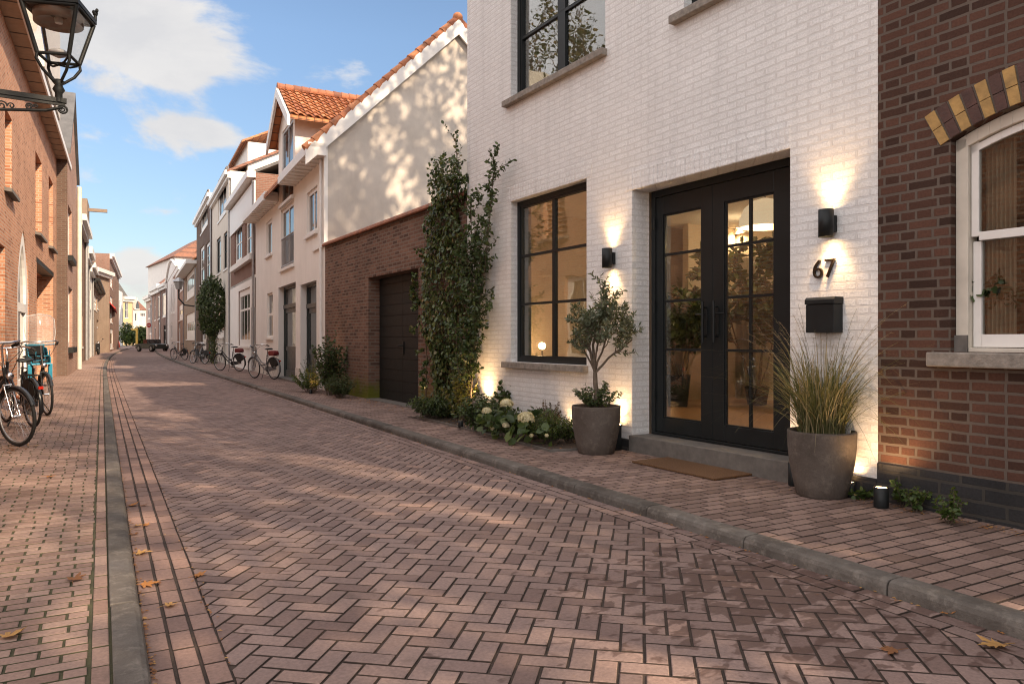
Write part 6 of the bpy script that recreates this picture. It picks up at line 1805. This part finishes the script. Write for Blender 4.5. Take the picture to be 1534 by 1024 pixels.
# scooters on the left pavement
def scooter(label, loc, heading, body):
    t = thing('motor_scooter', label, 'scooter', loc, R(90-heading), 'scooters parked on the left')
    for x in (-.6, .62):
        m = MB(); n = 24; m.tube([(x+.2*math.cos(2*PI*k/n), 0, .25+.2*math.sin(2*PI*k/n)) for k in range(n)], .065, 8, closed=True); m.lathe([(.05, -.03), (.12, -.02), (.12, .02), (.05, .03)], n=12); w = m.build('wheel', [M_rubber], t)
    m = MB(); m.prism_y([(-.85, .45), (-.75, .72), (-.15, .70), (-.05, .42), (.30, .36), (.42, .95), (.52, .92), (.50, .30), (-.1, .24), (-.5, .30)], -.16, .16); m.build('body', [body], t, bevel=.03)
    m = MB(); m.box(-.78, -.12, -.14, .14, .72, .82); m.build('seat', [M_black], t, bevel=.03)
    m = MB(); m.tube([(.5, 0, .9), (.44, 0, 1.08)], .03, 8); m.tube([(.36, -.34, 1.08), (.44, -.15, 1.08), (.44, .15, 1.08), (.36, .34, 1.08)], .016, 6); m.build('handlebar', [M_iron], t)
    m = MB(); m.tube([(.62, .0, .25), (.5, 0, .55)], .04, 8); m.ball((.56, 0, .95), (.06, .1, .08)); m.build('headlight', [M_chrome], t)
    for s in (-1, 1):
        m = MB(); m.tube([(.42, .28*s, 1.08), (.46, .36*s, 1.25)], .006, 5); m.ball((.46, .37*s, 1.28), (.015, .06, .045)); m.build('mirror', [M_black], t)
scooter('dark scooter nearest of those on the left pavement, facing the camera', (gnd(144, 531)[0], gnd(144, 531)[1], .07), 165, M_bike_black)
scooter('black scooter standing behind the nearest scooter on the left pavement', (gnd(150, 525)[0], gnd(150, 525)[1], .07), 160, M_grey)
scooter('green black scooter farthest of those on the left pavement', (gnd(157, 523.5)[0], gnd(157, 523.5)[1], .07), 170, plain('dark_green_enamel', (.03, .06, .03), .3))

# dark open car far up the street
cp = gnd(228, 526.5, 0)
t = thing('open_car', 'small dark open topped car standing at the far end of the street', 'car', (cp[0], cp[1], 0), R(-62))
L_, W_ = 1.75, .82
m = MB(); m.prism_y([(-L_, .38), (-L_, .82), (-.3, .86), (.45, .90), (L_-.1, .80), (L_, .70), (L_, .34), (L_-.2, .30), (-L_+.1, .30)], -W_, W_); m.build('body', [plain('dark_green_black_paint', (.018, .022, .018), .3)], t, bevel=.05)
for x in (-1.15, 1.15):
    for s in (-1, 1):
        m = MB(); m.lathe([(.05, -.09), (.33, -.09), (.35, -.06), (.35, .06), (.33, .09), (.05, .09)], n=24); w = m.build('wheel', [M_rubber], t, loc=(x, s*(W_-.05), .35), rot=(PI/2, 0, 0))
        m = MB(); m.lathe([(.19, -.095), (.19, .095)], n=18); m.build('rim', [M_zinc], w)
m = MB(); m.prism_y([(.40, .88), (.44, .88), (.28, 1.32), (.24, 1.32)], -W_+.05, W_-.05); m.build('windscreen', [M_dglass], t)
for y in (-.4, .4):
    m = MB(); m.box(-.5, -.05, y-.25, y+.25, .8, .95); m.box(-.6, -.46, y-.25, y+.25, .9, 1.3); m.build('seat', [plain('red_brown_leather', (.16, .05, .03), .5)], t, bevel=.04)
for y in (-.6, .6):
    m = MB(); m.ball((L_+.0, y, .68), (.05, .11, .11)); m.build('headlight', [M_chrome], t)
    m = MB(); m.box(-L_-.02, -L_, y-.08, y+.08, .6, .72); m.build('tail_light', [M_red], t)
m = MB(); m.box(-L_-.08, -L_-.01, -W_, W_, .38, .5); m.build('bumper', [M_iron], t)

# no entry sign, bollard like things and greenery at the end
sp_ = ray(223); dS = 100
t = thing('no_entry_sign', 'round red no entry sign on a post at the end of the street', 'traffic sign', (sp_[0]*dS, sp_[1]*dS, 0), R(-27))
m = MB(); m.tube([(0, .05, 0), (0, .05, 3.6)], .05, 8); m.build('post', [M_zinc], t)
zc0 = CZ+(HY-487)/FPX*dS; m = MB(); n = 24; m.prism_y([(.30*math.cos(2*PI*k/n), zc0+.30*math.sin(2*PI*k/n)) for k in range(n)], -.03, 0); m.build('disc', [plain('sign_red', (.50, .03, .03), .4)], t)
m = MB(); m.box(-.21, .21, -.036, -.031, zc0-.055, zc0+.055); m.build('bar', [M_wt], t)
sp_ = ray(205); dS = 132
t = thing('yellow_post', 'yellow post standing in front of the green trees at the end of the street', 'post', (sp_[0]*dS, sp_[1]*dS, 0), R(-27))
m = MB(); m.tube([(0, 0, 0), (0, 0, 3.3)], .2, 8); m.box(-.9, .2, -.08, .08, 2.9, 3.2); m.build('pole', [plain('yellow_paint', (.55, .36, .06), .5)], t)
m = MB(); m.tube([(0, 0, 0), (0, 0, .3)], .28, 8); m.build('base', [M_iron], t)
for k, (px, pyt, pyb, w, lab) in enumerate(((190, 484, 517, 1.6, 'dark leafy tree at the left of the greenery closing the street'), (199, 494, 517, 1.7, 'green bush in the middle of the greenery closing the street'), (209, 488, 517, 1.6, 'bright green tree behind the yellow post'), (217, 490, 517, 1.5, 'dark green tree behind the open car'))):
    d = 138; r0 = ray(px); h = CZ+(HY-pyt)/FPX*d
    t = thing('plaza_tree', lab, 'tree', (r0[0]*d, r0[1]*d, 0), 0, 'greenery at the end of the street')
    m = MB(); m.tube([(0, 0, 0), (0, 0, h*.7)], .12, 6); m.build('trunk', [M_bark], t)
    n = 700; q = unit(rnd(n))*NR.uniform(.3, 1, n)[:, None]**.5
    leaves_obj('crown', q*np.array((w, w, h*.48))+np.array((0, 0, h*.54)), q+rnd(n)*.5, rnd(n), NR.uniform(.25, .5, n), LM_mid if k % 2 else LM_dark, t, wr=.4)
for k, (px, py, lab) in enumerate(((177, 521, 'red and white barrier cone at the end of the left row'), (214, 518.5, 'pink red cone beside the open car'))):
    x, y = gnd(px, py, 0); t = thing('traffic_cone', lab, 'cone', (x, y, 0), 0, 'red cones far up the street')
    m = MB(); m.lathe([(.32, .06), (.09, 1.2), (.05, 1.22)], n=12); m.build('cone', [plain('cone_red', (.55, .07, .03), .6)], t)
    m = MB(); m.box(-.4, .4, -.4, .4, 0, .06); m.build('base', [M_rubber], t)
    m = MB(); m.lathe([(.235, .45), (.185, .7)], n=12, cap=False); m.build('band', [M_wt], t)

# ------------------------------------------------------------------ shade trees
shade_tree((11.7, 7.2, 0), 17.5, 8.0, 3.4, 22, 'tall garden tree behind the white house that dapples the plaster gable', L=.27, seed=97)
shade_tree((8.2, -8.5, 0), 20.0, 6.5, 4.0, 5, 'tall tree south of the dark brick house beside the road', L=.30, seed=67)
shade_tree((4.6, -4.7, 0), 6.6, 1.2, 2.8, 13, 'low bushy tree behind the camera in the middle of the street', L=.24, seed=68)
shade_tree((6.9, -5.8, 0), 13.5, 4.0, 3.0, 3, 'broad street tree behind the camera, nearest the dark brick house', L=.28, seed=69)
shade_tree((2.0, -5.5, 0), 9.0, 2.2, 2.6, 6, 'street tree behind the camera in the line of the left kerb', L=.26, seed=70)
shade_tree((-8.4, 25.5, 0), 17.0, 5.5, 3.9, 64, 'tall tree in the yard behind the orange brick building', L=.15, seed=71)
shade_tree((-10.5, 18.0, 0), 15.5, 5.5, 3.8, 64, 'second yard tree behind the orange brick building', L=.15, seed=72)

# ------------------------------------------------------------------ light
SUN_EL, SUN_AZ = 30.0, 161.0         # azimuth clockwise from +Y: low and behind the camera
sd = Vector((math.sin(R(SUN_AZ))*math.cos(R(SUN_EL)), math.cos(R(SUN_AZ))*math.cos(R(SUN_EL)), math.sin(R(SUN_EL))))
l = bpy.data.lights.new('sun', 'SUN'); l.energy = 5.0; l.angle = R(.8); l.color = (1.0, .78, .55)
so = bpy.data.objects.new('sun', l); C.objects.link(so); so.rotation_euler = sd.to_track_quat('Z', 'Y').to_euler(); so.location = (0, -20, 20)

w = bpy.data.worlds.new('World'); bpy.context.scene.world = w; w.use_nodes = True
nt = NT(w.node_tree); bg = w.node_tree.nodes['Background']
sky = nt.n('TexSky', out=None, sky_type='NISHITA', sun_disc=False, sun_elevation=R(SUN_EL), sun_rotation=R(SUN_AZ), altitude=0, air_density=1.0, dust_density=.6, ozone_density=1.5).outputs[0]
di = nt.n('TexCoord', out=0); sp = nt.n('SeparateXYZ', {0: di}, None)
az = nt.math('ARCTAN2', sp.outputs[0], sp.outputs[1]); el = nt.math('ARCSINE', sp.outputs[2])
pv = nt.n('CombineXYZ', {0: az, 1: el, 2: 0.0})
# slowly varying fields in direction space
nv = nt.n('VectorMath', {0: di, 1: (1, 1, 2.0)}, operation='MULTIPLY')
f1 = nt.noise(nv, 5.2, 9, .60, .30)
blobs = [(205, 45, 140, 58, .85), (255, 92, 70, 30, .75), (150, 10, 120, 60, .9), (268, 198, 92, 34, .95), (335, 205, 60, 20, .5), (130, 125, 60, 18, .5), (118, 215, 48, 40, .5), (470, 135, 70, 22, .30), (240, 317, 45, 9, .42), (200, 385, 60, 24, .75), (190, 425, 70, 26, .8), (540, 88, 60, 20, .22), (120, 290, 60, 60, .35)]
tot = None
for (px, py, rx, ry, s) in blobs:
    a0 = TH+math.atan((px-CX)/FPX); e0 = math.atan((HY-py)/FPX*math.cos(math.atan((px-CX)/FPX)))
    k = math.cos(math.atan((px-CX)/FPX)); sx = rx/FPX*k*k; sy = ry/FPX*k
    d = nt.n('VectorMath', {0: nt.n('VectorMath', {0: pv, 1: (a0, e0, 0)}, operation='SUBTRACT'), 1: (1/sx, 1/sy, 1)}, operation='MULTIPLY')
    q = nt.n('VectorMath', {0: d, 1: d}, 1, operation='DOT_PRODUCT')
    g = nt.math('MULTIPLY', nt.math('POWER', 2.718, nt.math('MULTIPLY', q, -1.0)), s)
    tot = g if tot is None else nt.math('ADD', tot, g)
# unseen sky overhead, beside and behind: broken cloud added and brightened as fill light
ahead = nt.n('MapRange', {0: nt.math('ABSOLUTE', nt.math('SUBTRACT', az, TH)), 1: .68, 2: 1.0, 3: 0.0, 4: 1.0}, clamp=True)
over = nt.n('MapRange', {0: el, 1: .50, 2: .80, 3: 0.0, 4: 1.0}, clamp=True)
fill_deck = nt.math('MAXIMUM', ahead, over)
tot = nt.math('ADD', tot, nt.math('MULTIPLY', fill_deck, 1.1))
dens = nt.math('ADD', nt.math('MULTIPLY_ADD', f1, 3.5, -1.75), nt.math('MULTIPLY', tot, .80))
mask = nt.n('MapRange', {0: dens, 1: .28, 2: .78, 3: 0.0, 4: 1.0}, interpolation_type='SMOOTHSTEP')
up = nt.n('VectorMath', {0: nv, 1: (0, 0, .07)}, operation='ADD')
f2 = nt.noise(up, 5.2, 9, .60, .30)
shade = nt.n('MapRange', {0: nt.math('SUBTRACT', f1, f2), 1: -.10, 2: .12, 3: .70, 4: 1.0}, clamp=True)
thick = nt.n('MapRange', {0: dens, 1: .6, 2: 1.3, 3: 1.0, 4: .90}, clamp=True)
cl = nt.mix(nt.math('MULTIPLY', shade, thick), (4.6, 4.7, 5.1), (7.6, 7.35, 7.1))
broad = nt.mix(nt.math('MULTIPLY', shade, .6), (12.0, 11.6, 11.6), (21.0, 19.4, 18.6))
cl = nt.mix(fill_deck, cl, broad)
gain = nt.n('MapRange', {0: el, 1: .08, 2: .38, 3: 1.08, 4: 1.62}, clamp=True)
hsv = nt.n('HueSaturation', {'Saturation': 1.0, 'Value': gain, 'Color': sky})
SKYC = nt.mix(nt.math('MULTIPLY', mask, .93), hsv, cl)
w.node_tree.links.new(SKYC, bg.inputs[0]); bg.inputs[1].default_value = .073

# ------------------------------------------------------------------ camera and output
cd = bpy.data.cameras.new('camera'); cam = bpy.data.objects.new('camera', cd); C.objects.link(cam)
cam.location = (0, 0, CZ); cam.rotation_euler = (PI/2, 0, -TH)
cd.sensor_fit = 'HORIZONTAL'; cd.sensor_width = 36.0; cd.lens = 36.0*FPX/1534; cd.shift_y = -(512-HY)/1534; cd.clip_end = 3000; cd.clip_start = .05
sc = bpy.context.scene; sc.camera = cam
sc.view_settings.view_transform = 'Standard'; sc.view_settings.look = 'None'; sc.view_settings.gamma = 1.0; sc.view_settings.exposure = .67
sc.render.engine = 'CYCLES'; cy = sc.cycles
cy.max_bounces = 7; cy.diffuse_bounces = 4; cy.glossy_bounces = 4; cy.transmission_bounces = 4; cy.transparent_max_bounces = 12; cy.caustics_reflective = False; cy.caustics_refractive = False
cy.sample_clamp_indirect = 6.0; cy.filter_width = 1.1; cy.use_denoising = True
try: cy.denoiser = 'OPENIMAGEDENOISE'; cy.denoising_prefilter = 'ACCURATE'
except Exception: pass
